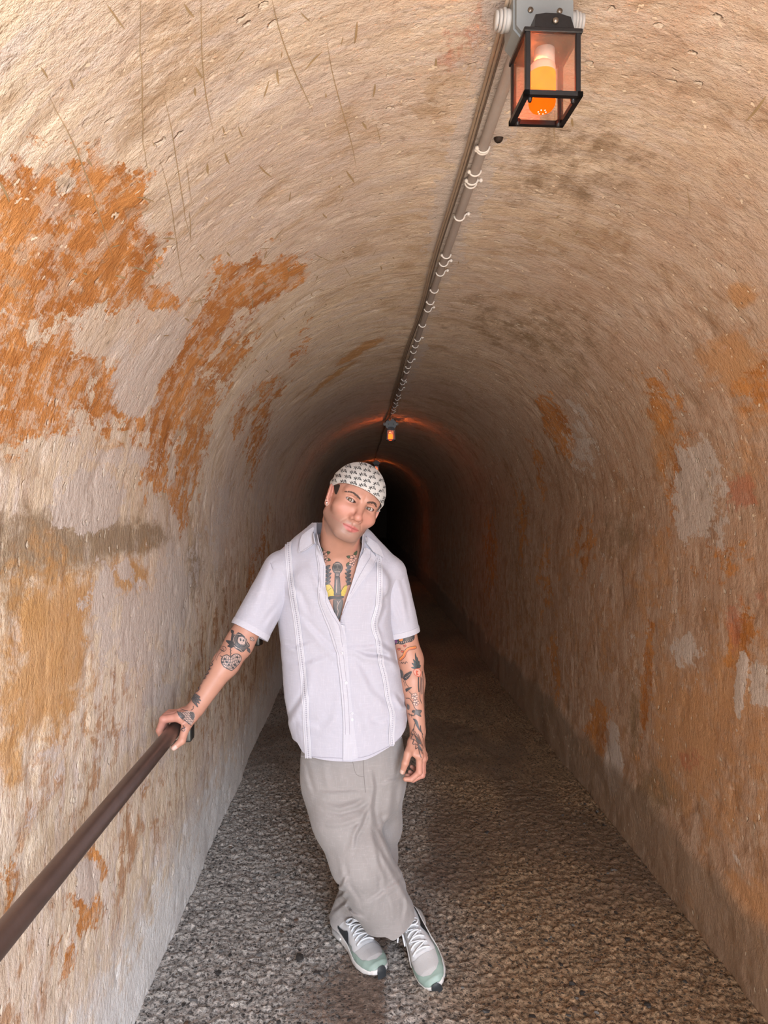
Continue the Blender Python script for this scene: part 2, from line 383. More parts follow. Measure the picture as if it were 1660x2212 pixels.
wb = link('wall_back_dark_cap', list_mesh('wall_back_dark_cap', [(XL - .3, 33.9, -.3), (XR + .3, 33.9, -.3), (XR + .3, 33.9, 2.8), (XL - .3, 33.9, 2.8)], [(0, 1, 2, 3)]), plain('far_darkness', (.10, .07, .05), .9))  # added dark cap standing in for the darkness of the deeper tunnel
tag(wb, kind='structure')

# ------------------------------------------------------------------ floor of worn pebbled concrete
fx = np.arange(XL - 0.07, XR + 0.071, 0.0065)
fy = np.concatenate([np.arange(-0.3, 1.9, 0.08), np.arange(1.9, 4.0, 0.0065), np.arange(4.0, 7.0, 0.03), np.arange(7.0, 34.9, 0.4)])
FX, FY = np.meshgrid(fx, fy, indexing='ij')
q = np.stack([FX.ravel(), FY.ravel(), np.zeros(FX.size)], 1)
rough_l = fbm(q * 3, 3, 8)
smoothpatch = np.clip((fbm(q * np.array([2.2, 1.3, 1]), 3, 55) - 0.50) / 0.12, 0, 1)         # trowelled worn patches
centre = np.exp(-((q[:, 0] - 0.14) / 0.16) ** 2)
smoothpatch = np.clip(smoothpatch * (0.25 + 0.9 * centre), 0, 1)
h = 0.012 * (rough_l - 0.5) + (0.015 * (np.abs(fbm(q * 42, 3, 12) - 0.5) * 2) ** .8 - 0.007 + 0.010 * (fbm(q * np.array([70, 80, 1]), 2, 33) - 0.5)) * (1 - 0.75 * smoothpatch)
h -= 0.002
fm = np_mesh('floor', np.stack([q[:, 0], q[:, 1], h], 1),
             (lambda a, n: np.stack([a, a + n, a + n + 1, a + 1], 1))((np.arange(len(fx) - 1)[:, None] * len(fy) + np.arange(len(fy) - 1)[None]).ravel(), len(fy)))
at_ = fm.attributes.new('worn', 'FLOAT', 'POINT'); at_.data.foreach_set('value', smoothpatch.astype(np.float32))
def floor_material():
    t = NT('pebbled_concrete')
    co = t.n('TexCoord').outputs['Object']
    n1 = t.noise(co, 2.5, 6); n2 = t.step(t.noise(co, 75.0, 5, 0.75, 0.15), 0.30, 0.62); n3 = t.noise(co, 160.0, 2, 0.6)
    sep = t.n('SeparateXYZ', {0: co}).outputs
    right = t.step(t.math('ADD', sep[0], t.math('MULTIPLY', n1, 0.4)), 0.25, 0.75)
    c = t.mix(n2, (0.060, 0.050, 0.042), (0.72, 0.66, 0.60))
    c = t.mix(right, c, t.mix(n2, (0.060, 0.036, 0.018), (0.58, 0.38, 0.215)))  # left stays paler and greyer: cool daylight there is put into the colour
    wc = t.mix(n1, (0.15, 0.09, 0.058), (0.30, 0.20, 0.14))
    c = t.mix(t.math('MULTIPLY', t.step(t.math('ADD', t.attr('worn'), t.math('MULTIPLY', n2, 0.6)), 0.45, 0.8), 0.85), c, wc)
    vor = t.n('TexVoronoi', {'Vector': t.scale(co, (1, 1.3, 1)), 'Scale': 62.0})
    sel = t.step(t.n('SeparateColor', {0: vor.outputs['Color']}).outputs[0], 0.62, 0.64)
    peb = t.math('MULTIPLY', t.step(vor.outputs['Distance'], 0.38, 0.28), sel)
    c = t.mix(t.math('MULTIPLY', peb, 0.8), c, (0.035, 0.03, 0.027))
    vo2 = t.n('TexVoronoi', {'Vector': t.scale(co, (1, 1.4, 1)), 'Scale': 135.0})
    pb2 = t.math('MULTIPLY', t.step(vo2.outputs['Distance'], 0.42, 0.30), t.step(t.n('SeparateColor', {0: vo2.outputs['Color']}).outputs[0], 0.66, 0.68))
    c = t.mix(t.math('MULTIPLY', pb2, 0.7), c, (0.03, 0.026, 0.022))
    hgt = t.math('ADD', t.math('MULTIPLY', n2, 0.8), t.math('ADD', t.math('MULTIPLY', n3, 0.3), t.math('MULTIPLY', peb, 0.3)))
    return t.end(t.bsdf(color=c, rough=t.mix(t.attr('worn'), (0.62,) * 3, (0.42,) * 3), normal=t.bump(hgt, 0.9, 0.008), spec=0.5))
M_FLOOR = floor_material()
floor = tag(link('floor', fm, M_FLOOR), 'rough pebbled concrete floor worn smooth in patches', kind='structure')

def floor_h(x, y):
    i = min(max(int((x - fx[0]) / 0.0065), 0), len(fx) - 1)
    j = min(int(np.searchsorted(fy, y)), len(fy) - 1)
    return float(h.reshape(len(fx), len(fy))[i, j])

# dark stone chips bedded in the concrete: each one a child of the floor, four shared meshes
M_STONE = [plain('dark_basalt', (.035, .032, .03), .6, scale=200, bump=.3), plain('grey_stone', (.12, .115, .11), .65, scale=200, bump=.3), plain('brown_stone', (.10, .06, .04), .65, scale=200, bump=.3)]
stone_meshes = []
for k in range(9):
    bm = bmesh.new(); bmesh.ops.create_icosphere(bm, subdivisions=1, radius=1)
    r = random.Random(k)
    for v in bm.verts: v.co *= r.uniform(0.65, 1.15)
    m_ = bm_mesh('stone', bm); m_.materials.append(M_STONE[0 if k < 5 else 1 if k < 7 else 2]); stone_meshes.append(m_)
named = [(648, 2072, .021), (1208, 1955, .016), (1355, 2026, .014), (1238, 2122, .017), (1258, 2140, .015), (705, 2105, .012), (760, 1955, .012), (640, 1985, .012), (1290, 2070, .011), (1400, 2170, .013), (1050, 2180, .012),
         (1150, 2188, .014), (1480, 2120, .01), (470, 2100, .014), (560, 2060, .012), (420, 2160, .016), (610, 2010, .012), (1120, 1950, .01), (1180, 2030, .01), (995, 2045, .009)]
spots = []
for px, py, r in named:
    Y = EYE * F / (py - VY); spots.append(((px - VX) * Y / F, Y, r))
r = random.Random(3)
while len(spots) < 290:
    Y = 2.05 + 1.7 * r.random() ** 1.5; X = r.uniform(XL + .03, XR - .03)
    if abs(X - 0.14) < 0.14 and r.random() < 0.6: continue
    spots.append((X, Y, r.uniform(.0035, .0095) * (1 if r.random() < .85 else 1.5)))
for i, (X, Y, rad) in enumerate(spots):
    o = bpy.data.objects.new('stone', stone_meshes[i % 9]); col.objects.link(o)
    o.parent = floor
    o.location = (X, Y, floor_h(X, Y) + rad * 0.05)
    o.scale = (rad * r.uniform(.8, 1.35), rad * r.uniform(.7, 1.1), rad * .45); o.rotation_euler = (r.uniform(-.2, .2), r.uniform(-.2, .2), r.uniform(0, 6.28))

# ------------------------------------------------------------------ handrail on the left wall
M_RAIL = plain('brown_patinated_steel', (.15, .10, .082), .36, .6, .25, 25)
M_IRON = plain('dark_bracket_steel', (.11, .115, .11), .38, .8, .2, 60)
RX, RZ, RR = -0.581, 0.850, 0.0225
rail = empty('handrail', (RX, 2.2, RZ))
tag(rail, 'round dark brown steel handrail running along the left wall', 'handrail')
pts = [(RX, y, RZ) for y in (0.25, 0.6, 1.0, 1.4, 1.8, 2.2, 2.6, 3.0, 3.4, 3.9)]
pts += [(RX, 3.99, RZ - .008), (RX, 4.03, RZ - .03), (RX, 4.04, RZ - .09)]
tube('rail_tube', pts, RR, M_RAIL, rail, 28)
def rail_bracket(y):
    bm = bmesh.new()
    box_bm((RX + .012, y, RZ - .048), (.026, .052, .060), bm)
    br = link('bracket', bm_mesh('bracket', bm, .008, 3), M_IRON, rail, True)
    arm = tube('bracket_arm', smooth_path([(RX + .005, y, RZ - .062), (RX - .03, y, RZ - .086), (XL - .02, y, RZ - .098)], 5), .008, M_IRON, br, 10)
for y in (0.55, 2.35, 3.94): rail_bracket(y)

# ------------------------------------------------------------------ lanterns under the crown of the vault
M_BLACK = plain('black_painted_iron', (.012, .011, .012), .38, .3, .3, 90, bump=.25)
M_BOX = plain('grey_plastic_box', (.20, .215, .22), .45, 0, .10, 20)
M_GLAND = plain('pale_grey_gland', (.42, .40, .38), .45, 0, .08, 30)
M_SOCKET = plain('white_ceramic_socket', (.72, .62, .58), .5, 0, .05, 20)
M_SCREW = plain('dull_screw', (.25, .22, .19), .35, .9, .2, 90)
def pane_material():
    t = NT('dusty_glow_tinted_glass')
    co = t.n('TexCoord').outputs['Object']
    d = t.n('BsdfDiffuse', {'Color': (.70, .46, .33, 1)})  # amber tint here and below paints the bulb's glow into the dusty glass
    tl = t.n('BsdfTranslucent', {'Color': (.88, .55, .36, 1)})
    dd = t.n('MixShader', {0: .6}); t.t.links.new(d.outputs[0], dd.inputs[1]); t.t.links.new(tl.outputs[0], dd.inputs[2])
    g = t.n('BsdfGlossy', {'Roughness': .12, 'Color': (1, 1, 1, 1)})
    tr = t.n('BsdfTransparent', {'Color': (.96, .93, .90, 1)})
    m1 = t.n('MixShader', {0: t.math('MULTIPLY_ADD', t.noise(co, 45, 5), 0.12, .05)}); t.t.links.new(tr.outputs[0], m1.inputs[1]); t.t.links.new(dd.outputs[0], m1.inputs[2])
    m2 = t.n('MixShader', {0: .05}); t.t.links.new(m1.outputs[0], m2.inputs[1]); t.t.links.new(g.outputs[0], m2.inputs[2])
    return t.end(m2)
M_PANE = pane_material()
def glow_material(name, col, s):
    t = NT(name)
    co = t.n('TexCoord').outputs['Object']
    n = t.noise(co, 38.0, 3)
    return t.end(t.n('Emission', {'Color': t.mix(n, col[0], col[1]), 'Strength': s}))
M_FLAME = glow_material('flickering_flame_diode_glow', ((1.0, .060, .0002), (1.0, .115, .0003)), 6.0)
M_FLAME_TIP = glow_material('orange_bulb_tip_glow', ((1.0, .060, .002), (1.0, .085, .003)), 2.6)
def bulb_body():
    t = NT('milky_bulb_collar')
    return t.end(t.bsdf(color=(.85, .62, .52), rough=.35, emit=(1.0, .42, .25), emit_s=.22))
M_COLLAR = bulb_body()

def frame_bars(bm, w, d, z, th, hgt):
    for sx in (-1, 1): box_bm((sx * (w / 2 - th / 2), 0, z), (th, d, hgt), bm)
    for sy in (-1, 1): box_bm((0, sy * (d / 2 - th / 2), z), (w, th, hgt), bm)

def lathe(name, prof, m, parent, seg=24, loc=(0, 0, 0)):
    V, Fc = [], []
    for r_, z_ in prof:
        for k in range(seg):
            a = 2 * math.pi * k / seg
            V.append((loc[0] + r_ * math.cos(a), loc[1] + r_ * math.sin(a), loc[2] + z_))
    for i in range(len(prof) - 1):
        for k in range(seg):
            k2 = (k + 1) % seg
            Fc.append((i * seg + k, i * seg + k2, (i + 1) * seg + k2, (i + 1) * seg + k))
    return link(name, list_mesh(name, V, Fc), m, parent)

LW, LD, LH = .089, .090, .099
def make_lantern():
    """built about its top mount at the origin of its own Empty: z = 0 is the underside of the ceiling"""
    r = empty('lantern', (0, 0, 0))
    zt = -.111                                       # top rim
    zb = zt - LH
    bm = bmesh.new(); box_bm((0, 0, zt), (LW + .004, LD + .004, .007), bm)
    link('top_rim', bm_mesh('top_rim', bm, .0012, 1), M_BLACK, r, False)
    bm = bmesh.new(); frame_bars(bm, LW + .004, LD + .004, zb, .0085, .0075)
    br = link('bottom_rim', bm_mesh('bottom_rim', bm), M_BLACK, r, False)
    for sx in (-1, 1):
        for sy in (-1, 1):
            bm = bmesh.new(); box_bm((sx * (LW / 2 - .0045), sy * (LD / 2 - .0045), (zt + zb) / 2), (.008, .008, LH), bm)
            link('corner_post', bm_mesh('corner_post', bm, .001, 1), M_BLACK, r, False)
            bm = bmesh.new()
            bmesh.ops.create_cone(bm, cap_ends=True, segments=10, radius1=.0025, radius2=.0055, depth=.010, matrix=Matrix.Translation((sx * (LW / 2 - .010), sy * (LD / 2 - .010), zb - .004)))
            link('peg', bm_mesh('peg', bm), M_BLACK, br)
    hz = LH / 2 - .004
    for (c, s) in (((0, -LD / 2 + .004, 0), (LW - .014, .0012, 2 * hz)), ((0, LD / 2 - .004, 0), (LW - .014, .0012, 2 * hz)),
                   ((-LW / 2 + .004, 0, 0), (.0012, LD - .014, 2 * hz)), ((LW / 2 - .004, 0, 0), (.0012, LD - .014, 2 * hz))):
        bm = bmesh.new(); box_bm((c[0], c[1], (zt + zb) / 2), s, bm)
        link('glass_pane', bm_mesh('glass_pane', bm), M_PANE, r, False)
    # bulb
    lathe('socket', [(0, 0), (.0165, 0), (.0165, -.030), (.0, -.030)], M_SOCKET, r, 24, (0, 0, zt - .003))
    z0 = zt - .026
    bulb = lathe('bulb', [(.017, 0), (.0215, -.006), (.0215, -.016)], M_COLLAR, r, 28, (-.004, 0, z0))
    lathe('bulb_glow', [(.0215, -.016), (.0218, -.030), (.0216, -.062)], M_FLAME, bulb, 28, (-.004, 0, z0))
    lathe('bulb_tip', [(.0216, -.062), (.0205, -.068), (.017, -.073), (.010, -.0765), (0, -.0775)], M_FLAME_TIP, bulb, 28, (-.004, 0, z0))
    for k in range(6):
        bm = bmesh.new(); bmesh.ops.create_uvsphere(bm, u_segments=8, v_segments=6, radius=.0014,
            matrix=Matrix.Translation((-.004 + .0062 * math.cos(k * math.pi / 3), .0062 * math.sin(k * math.pi / 3), z0 - .0772)))
        link('vent_dot', bm_mesh('vent_dot', bm), M_COLLAR, bulb)
    ld = bpy.data.lights.new('flame_light', 'POINT'); ld.energy = 34.0; ld.color = (1.0, .20, .045); ld.shadow_soft_size = .024
    lo = bpy.data.objects.new('flame_light', ld); col.objects.link(lo); lo.parent = r; lo.location = (-.004, 0, z0 - .045)
    # bracket plate with a screw, sloping sides
    V = [(-.030, -.044, 0), (.034, -.044, 0), (.028, -.044, .019), (.010, -.044, .024), (-.012, -.044, .024), (-.028, -.044, .021)]
    V += [(x, .02, z) for x, y, z in V]
    n = 6
    Fc = [tuple(range(n)), tuple(range(2 * n - 1, n - 1, -1))] + [(i, i + n, (i + 1) % n + n, (i + 1) % n) for i in range(n)]
    me = list_mesh('bracket', [(x, y, z + zt + .003) for x, y, z in V], Fc)
    bk = link('bracket', me, M_BLACK, r, False)
    bm = bmesh.new(); bmesh.ops.create_cone(bm, cap_ends=True, segments=14, radius1=.0055, radius2=.004, depth=.005, matrix=Matrix.Translation((.003, -.046, zt + .014)) @ Matrix.Rotation(math.pi / 2, 4, 'X'))
    link('screw', bm_mesh('screw', bm), M_SCREW, bk)
    # junction box: octagonal, its lid facing the tunnel mouth
    o8 = [(x_, z_ + .012) for x_, z_ in [(-.050, -.090), (-.036, -.106), (.036, -.106), (.050, -.090), (.050, -.040), (.036, -.026), (-.036, -.026), (-.050, -.040)]]
    def prism(pts, y0, y1):
        k = len(pts)
        V = [(x, y0, z) for x, z in pts] + [(x, y1, z) for x, z in pts]
        return V, [tuple(range(k)), tuple(range(2 * k - 1, k - 1, -1))] + [(i, i + k, (i + 1) % k + k, (i + 1) % k) for i in range(k)]
    jb = link('junction_box', list_mesh('junction_box', *prism(o8, .006, .060)), M_BOX, r, False)
    link('lid', list_mesh('lid', *prism([(x * .93, -.059 + (z + .059) * .93) for x, z in o8], -.002, .006)), M_BOX, jb, False)
    for sx in (-1, 1):
        bm = bmesh.new(); bmesh.ops.create_cone(bm, cap_ends=True, segments=12, radius1=.0045, radius2=.0045, depth=.004, matrix=Matrix.Translation((sx * .024, -.003, -.052)) @ Matrix.Rotation(math.pi / 2, 4, 'X'))
        link('screw', bm_mesh('screw', bm), M_SCREW, jb)
        g = tube('cable_gland', [(sx * .045, .03, -.048), (sx * .060, .03, -.048)], .017, M_GLAND, jb, 18)
        for q_ in range(3):
            tube('gland_nut', [(sx * (.058 + q_ * .006), .03, -.048), (sx * (.062 + q_ * .006), .03, -.048)], .019 - .002 * q_, M_GLAND, jb, 12)
    bm = bmesh.new(); box_bm((0, .02, -.100), (.05, .05, .014), bm); link('hanger', bm_mesh('hanger', bm), M_BLACK, bk)
    bm = bmesh.new(); box_bm((0, .033, -.004), (.06, .05, .026), bm)
    link('mounting_foot', bm_mesh('mounting_foot', bm, .002, 1), M_BOX, jb, False)
    return r

def copy_tree(o, parent=None):
    c = o.copy(); col.objects.link(c)
    if parent is not None: c.parent = parent
    for ch in list(o.children): copy_tree(ch, c)
    return c

def crown_z(x): return ZS + math.sqrt(max(RAD ** 2 - (x - CX) ** 2, 0))
lan = make_lantern()
for i, (x, y, rot, lab) in enumerate([(.298, 1.152, math.radians(3.2), 'large glowing black lantern nearest the tunnel mouth, with glass panes'),
                                (.297, 7.02, 0, 'small glowing lantern hanging halfway down the vault above the man'),
                                (.297, 13.5, 0, 'tiny far lantern glowing just beside the bandana')]):
    o = lan if i == 0 else copy_tree(lan)
    o.location = (x, y, crown_z(x)); o.rotation_euler = (0, 0, rot)
    for ch in o.children:
        if ch.type == 'LIGHT' and i: ch.data = ch.data.copy(); ch.data.energy = 70.0
    tag(o, lab, 'lantern', 'lanterns along the crown of the vault')

# ------------------------------------------------------------------ conduit and cables along the crown
M_COND = plain('painted_grey_conduit', (.36, .31, .28), .6, 0, .1, 40, bump=.2)
M_CABLE = plain('dusty_brown_cable', (.30, .225, .16), .65, 0, .2, 40)
M_CABLE2 = plain('dark_brown_cable', (.13, .095, .07), .65, 0, .2, 40)
M_CLIP = plain('white_plastic_clip', (.74, .70, .65), .45, 0, .05, 60)
CDX = CX + .008
cond = empty('conduit', (CDX, 2, crown_z(CDX) - .02))
tag(cond, 'pale grey conduit pipe fixed along the crown with white clips', 'conduit')
tube('pipe', [(CDX + .0015 * math.sin(y * 1.7), y, crown_z(CDX) - .016) for y in np.arange(1.22, 6.95, .15)], .0125, M_COND, cond, 14)
def clip_at(py, open_hook):
    y = (2.395 - .02 - EYE) * F / (VY - py)
    zc = crown_z(CDX) - .016
    a0, a1 = (math.pi * 1.02, math.pi * 2.0)
    P = [(CDX + .015 * math.cos(a), y, zc + .015 * math.sin(a)) for a in np.linspace(a0, a1, 14)]
    if open_hook: P += [(CDX + .021, y, zc + .006), (CDX + .026, y, zc + .006)]
    c = tube('clip', P, .0024, M_CLIP, cond, 8)
    bm = bmesh.new(); bmesh.ops.create_uvsphere(bm, u_segments=10, v_segments=8, radius=.0055, matrix=Matrix.Translation((CDX + (.026 if open_hook else -.014), y, zc + (.005 if open_hook else -.004))))
    link('clip_nail', bm_mesh('clip_nail', bm), M_CLIP, c)
for py, hk in [(326, 0), (330, 0), (377, 0), (396, 0), (403, 1), (474, 1), (556, 0), (573, 1), (594, 1), (631, 0), (656, 0), (672, 1), (705, 0), (736, 1), (750, 0), (762, 0), (782, 1), (795, 0), (805, 0), (822, 0), (830, 1), (842, 1),
               (855, 0), (864, 1), (872, 0), (880, 1), (886, 0), (893, 1)]:
    clip_at(py, hk)
bm = bmesh.new(); bmesh.ops.create_icosphere(bm, subdivisions=2, radius=.011, matrix=Matrix.Translation((CDX + .033, 1.64, crown_z(CDX + .033) - .004)))
tag(link('bolt', bm_mesh('bolt', bm), plain('rusty_bolt', (.03, .018, .012), .7, .3, .4, 200, bump=.5)), 'dark rusty bolt head beside the conduit below the large lantern', 'bolt')
cab = [('pale brown cable beside the conduit, leftmost of the bundle of three', -.0368, .0034, M_CABLE, 1), ('middle pale brown cable in the bundle beside the conduit', -.0300, .0030, M_CABLE, 2), ('dark brown cable touching the conduit pipe', -.0235, .0022, M_CABLE2, 3)]
for lab, dx, rr, mm, sd in cab:
    P = []
    ph = 1.3
    for y in np.arange(1.17, 13.40, .09):
        x = CDX - .002 + dx + .0035 * math.sin(y * 4.1 + ph) + .003 * math.sin(y * 1.9 + 2 * ph)
        P.append((x, y, crown_z(x) - .010 - rr - .004 * abs(math.sin(y * 3.3 + ph))))
    tag(tube('cable', P, rr, mm, None, 8), lab, 'cable', 'cables along the crown of the vault')

# long scratches and scraped flakes on the vault plaster
def strips(name, items, m, parent, off=.0007, jag=0.0):
    rj = np.random.default_rng(4)
    V, Fc = [], []
    for (s0, y0, ds, dy, w, n) in items:
        t = np.linspace(0, 1, n)
        bend = .03 * math.hypot(ds, dy)
        s = s0 + ds * t + bend * np.sin(t * 3.0 + s0 * 9) * (abs(dy) > abs(ds)); y = y0 + dy * t
        L = math.hypot(ds, dy) + 1e-9
        ws, wy = -dy / L * w, ds / L * w
        prof = np.sin(np.pi * np.clip(t, .03, .97)) ** .5
        for sg in (-1, 1):
            if jag: prof = np.clip(np.sin(np.pi * np.clip(t, .05, .95)) ** .4 * rj.uniform(1 - jag, 1 + jag, n), 0.1, 2)
            a, b_ = np.clip(s + sg * ws * prof, 0, S_TOT), y + sg * wy * prof
            gi = np.interp(a, ss, np.arange(ns)); gj = np.interp(b_, ys, np.arange(ny))
            i_, j_ = np.clip(gi.astype(int), 0, ns - 2), np.clip(gj.astype(int), 0, ny - 2)
            fi, fj = (gi - i_)[:, None], (gj - j_)[:, None]
            p = G[i_, j_] * (1 - fi) * (1 - fj) + G[i_ + 1, j_] * fi * (1 - fj) + G[i_, j_ + 1] * (1 - fi) * fj + G[i_ + 1, j_ + 1] * fi * fj
            V += list(p + NG[i_, j_] * off)
        b0 = len(V) - 2 * n
        for k in range(n - 1): Fc.append((b0 + k, b0 + k + 1, b0 + n + k + 1, b0 + n + k))
    return tag(link(name, list_mesh(name, V, Fc), m, parent), kind='stuff')
r = random.Random(21)
it = []
for k in range(130):
    s0 = r.uniform(2.0, 2.75) if r.random() < .75 else r.uniform(2.75, 3.9); y0 = 0.9 + 2.2 * r.random() ** 1.3
    L = r.choice([.02, .03, .03, .04, .05, .05, .07, .12]) * r.uniform(.7, 1.3)
    a = r.gauss(0, .28)
    it.append((s0, y0, L * math.sin(a), L * math.cos(a), r.uniform(.0006, .0014) if L > .09 else r.uniform(.0008, .0028), max(4, int(L / .015))))
for s0, y0, ds, dy, w in [(2.16, 0.95, -.08, .42, .0009), (2.33, .93, -.10, .34, .0009), (2.30, 1.12, -.06, .46, .0009), (2.42, .98, -.05, .3, .0009), (2.62, 1.2, .02, .5, .0009), (2.24, 1.25, -.08, .5, .0009), (2.53, 1.05, .03, .35, .0009)]:
    it.append((s0, y0, ds, dy, w, 26))
strips('scratches', it, plain('scratch_brown', (.38, .265, .14), .85, 0, .25, 50), ceiling)
it = []
for k in range(1500):
    s0 = r.uniform(1.95, 4.4); y0 = 0.95 + 5.0 * r.random() ** 1.4
    L = r.uniform(.004, .017); a = r.gauss(1.25, .6) if r.random() < .7 else r.uniform(0, 3.14)
    it.append((s0, y0, L * math.sin(a), L * math.cos(a), r.uniform(.0008, .0032), 7))
strips('plaster_flakes', it, plain('bare_plaster_flake', (.82, .685, .52), .7, 0, .10, 90), ceiling, .0014, .75)

# ------------------------------------------------------------------ the man: signed-distance modelling meshed by surface nets
f32 = np.float32
def V3(*a): return np.array(a, dtype=f32)
def smin(a, b, k):
    h_ = np.clip(0.5 + 0.5 * (b - a) / k, 0, 1)
    return b + (a - b) * h_ - k * h_ * (1 - h_)
def smax(a, b, k): return -smin(-a, -b, k)
def cone(P, a, b, r1, r2):
    a = np.asarray(a, f32); b = np.asarray(b, f32)
    ab = b - a
    t = np.clip(((P - a) @ ab) / float(ab @ ab), 0, 1)
    d = P - a - t[:, None] * ab
    return np.sqrt((d * d).sum(1)) - (r1 + (r2 - r1) * t)
def ell(P, c, r, R=None):
    q = P - np.asarray(c, f32)
    if R is not None: q = q @ np.asarray(R, f32)
    r = np.asarray(r, f32)
    k0 = np.sqrt(((q / r) ** 2).sum(1)); k1 = np.sqrt(((q / (r * r)) ** 2).sum(1)) + 1e-9
    return k0 * (k0 - 1) / k1
def ball(P, c, r):
    d = P - np.asarray(c, f32)
    return np.sqrt((d * d).sum(1)) - r

def axis_points(lo, hi, h0, fine, step=4):
    """grid coordinates with spacing h0, finer inside the listed (a, b, h) intervals"""
    x = lo; out = [x]
    while x < hi:
        hh = h0
        for a, b, hf in fine:
            if a <= x <= b: hh = min(hh, hf)
        x += hh; out.append(x)
    while (len(out) - 1) % step: x += h0; out.append(x)
    return np.array(out, dtype=f32)

def surface_nets(f, xs, ys_, zs, step=4, margin=1.25, newton=1):
    nx, ny_, nz = len(xs), len(ys_), len(zs)
    cx, cy, cz = ((a[:-1:step] + a[step::step]) / 2 for a in (xs, ys_, zs))
    wx, wy, wz = ((a[step::step] - a[:-1:step]) for a in (xs, ys_, zs))
    C = np.stack(np.meshgrid(cx, cy, cz, indexing='ij'), -1).reshape(-1, 3)
    diag = np.sqrt(wx[:, None, None] ** 2 + wy[None, :, None] ** 2 + wz[None, None] ** 2).ravel() / 2
    fc = f(C)
    act = (np.abs(fc) < diag * margin + 0.004).reshape(len(cx), len(cy), len(cz))
    sg = (fc < 0).reshape(act.shape)
    up = lambda A: A.repeat(step, 0).repeat(step, 1).repeat(step, 2)
    cell = up(act)
    lat = np.zeros((nx, ny_, nz), bool)
    for i in (0, 1):
        for j in (0, 1):
            for k in (0, 1):
                lat[i:nx - 1 + i, j:ny_ - 1 + j, k:nz - 1 + k] |= cell
    S = np.zeros((nx, ny_, nz), bool); S[:-1, :-1, :-1] = up(sg)
    I = np.argwhere(lat)
    Fv = np.zeros((nx, ny_, nz), f32)
    P = np.stack([xs[I[:, 0]], ys_[I[:, 1]], zs[I[:, 2]]], 1)
    v = f(P).astype(f32)
    Fv[I[:, 0], I[:, 1], I[:, 2]] = v
    S[I[:, 0], I[:, 1], I[:, 2]] = v < 0
    cnt = np.zeros((nx - 1, ny_ - 1, nz - 1), np.uint8)
    for i in (0, 1):
        for j in (0, 1):
            for k in (0, 1):
                cnt += S[i:nx - 1 + i, j:ny_ - 1 + j, k:nz - 1 + k]
    A = np.argwhere((cnt > 0) & (cnt < 8) & cell)
    del cnt
    i, j, k = A.T
    corner = [(a, b, c) for a in (0, 1) for b in (0, 1) for c in (0, 1)]
    vals = {c: Fv[i + c[0], j + c[1], k + c[2]] for c in corner}
    pos = {c: np.stack([xs[i + c[0]], ys_[j + c[1]], zs[k + c[2]]], 1) for c in corner}
    acc = np.zeros((len(A), 3), f32); num = np.zeros(len(A), f32)
    for c in corner:
        for ax in range(3):
            if c[ax] == 0:
                d = list(c); d[ax] = 1; d = tuple(d)
                v0, v1 = vals[c], vals[d]
                cr = (v0 < 0) != (v1 < 0)
                t = np.where(cr, v0 / np.where(v0 == v1, 1, v0 - v1), 0)[:, None]
                acc += np.where(cr[:, None], pos[c] + t * (pos[d] - pos[c]), 0); num += cr
    Vt = acc / np.maximum(num, 1)[:, None]
    flat = (i.astype(np.int64) * (ny_ - 1) + j) * (nz - 1) + k
    def ids(ii, jj, kk):
        q_ = (ii.astype(np.int64) * (ny_ - 1) + jj) * (nz - 1) + kk
        p = np.searchsorted(flat, q_); p = np.minimum(p, len(flat) - 1)
        return np.where(flat[p] == q_, p, -1)
    quads = []
    for ax in range(3):
        sl0 = [slice(None)] * 3; sl1 = [slice(None)] * 3
        sl0[ax] = slice(0, -1); sl1[ax] = slice(1, None)
        E_ = np.argwhere(S[tuple(sl0)] != S[tuple(sl1)])
        b, c = (ax + 1) % 3, (ax + 2) % 3
        ok = (E_[:, b] > 0) & (E_[:, c] > 0) & (E_[:, b] < (nx, ny_, nz)[b] - 1) & (E_[:, c] < (nx, ny_, nz)[c] - 1)
        E_ = E_[ok]
        o = [E_.copy() for _ in range(4)]
        o[1][:, b] -= 1; o[2][:, b] -= 1; o[2][:, c] -= 1; o[3][:, c] -= 1
        q_ = np.stack([ids(*e.T) for e in o], 1)
        inside = S[E_[:, 0], E_[:, 1], E_[:, 2]]
        q_ = np.where(inside[:, None], q_, q_[:, ::-1])
        quads.append(q_[(q_ >= 0).all(1)])
    Q = np.concatenate(quads)
    for _ in range(newton):
        e = f32(0.0008)
        g = np.stack([(f(Vt + e * np.eye(3, dtype=f32)[a]) - f(Vt - e * np.eye(3, dtype=f32)[a])) for a in range(3)], 1) / (2 * e)
        v = f(Vt); n2 = (g * g).sum(1) + 1e-6
        stp = np.clip(v / n2, -0.003, 0.003)
        Vt = Vt - (g * stp[:, None]).astype(f32)
    return Vt, Q

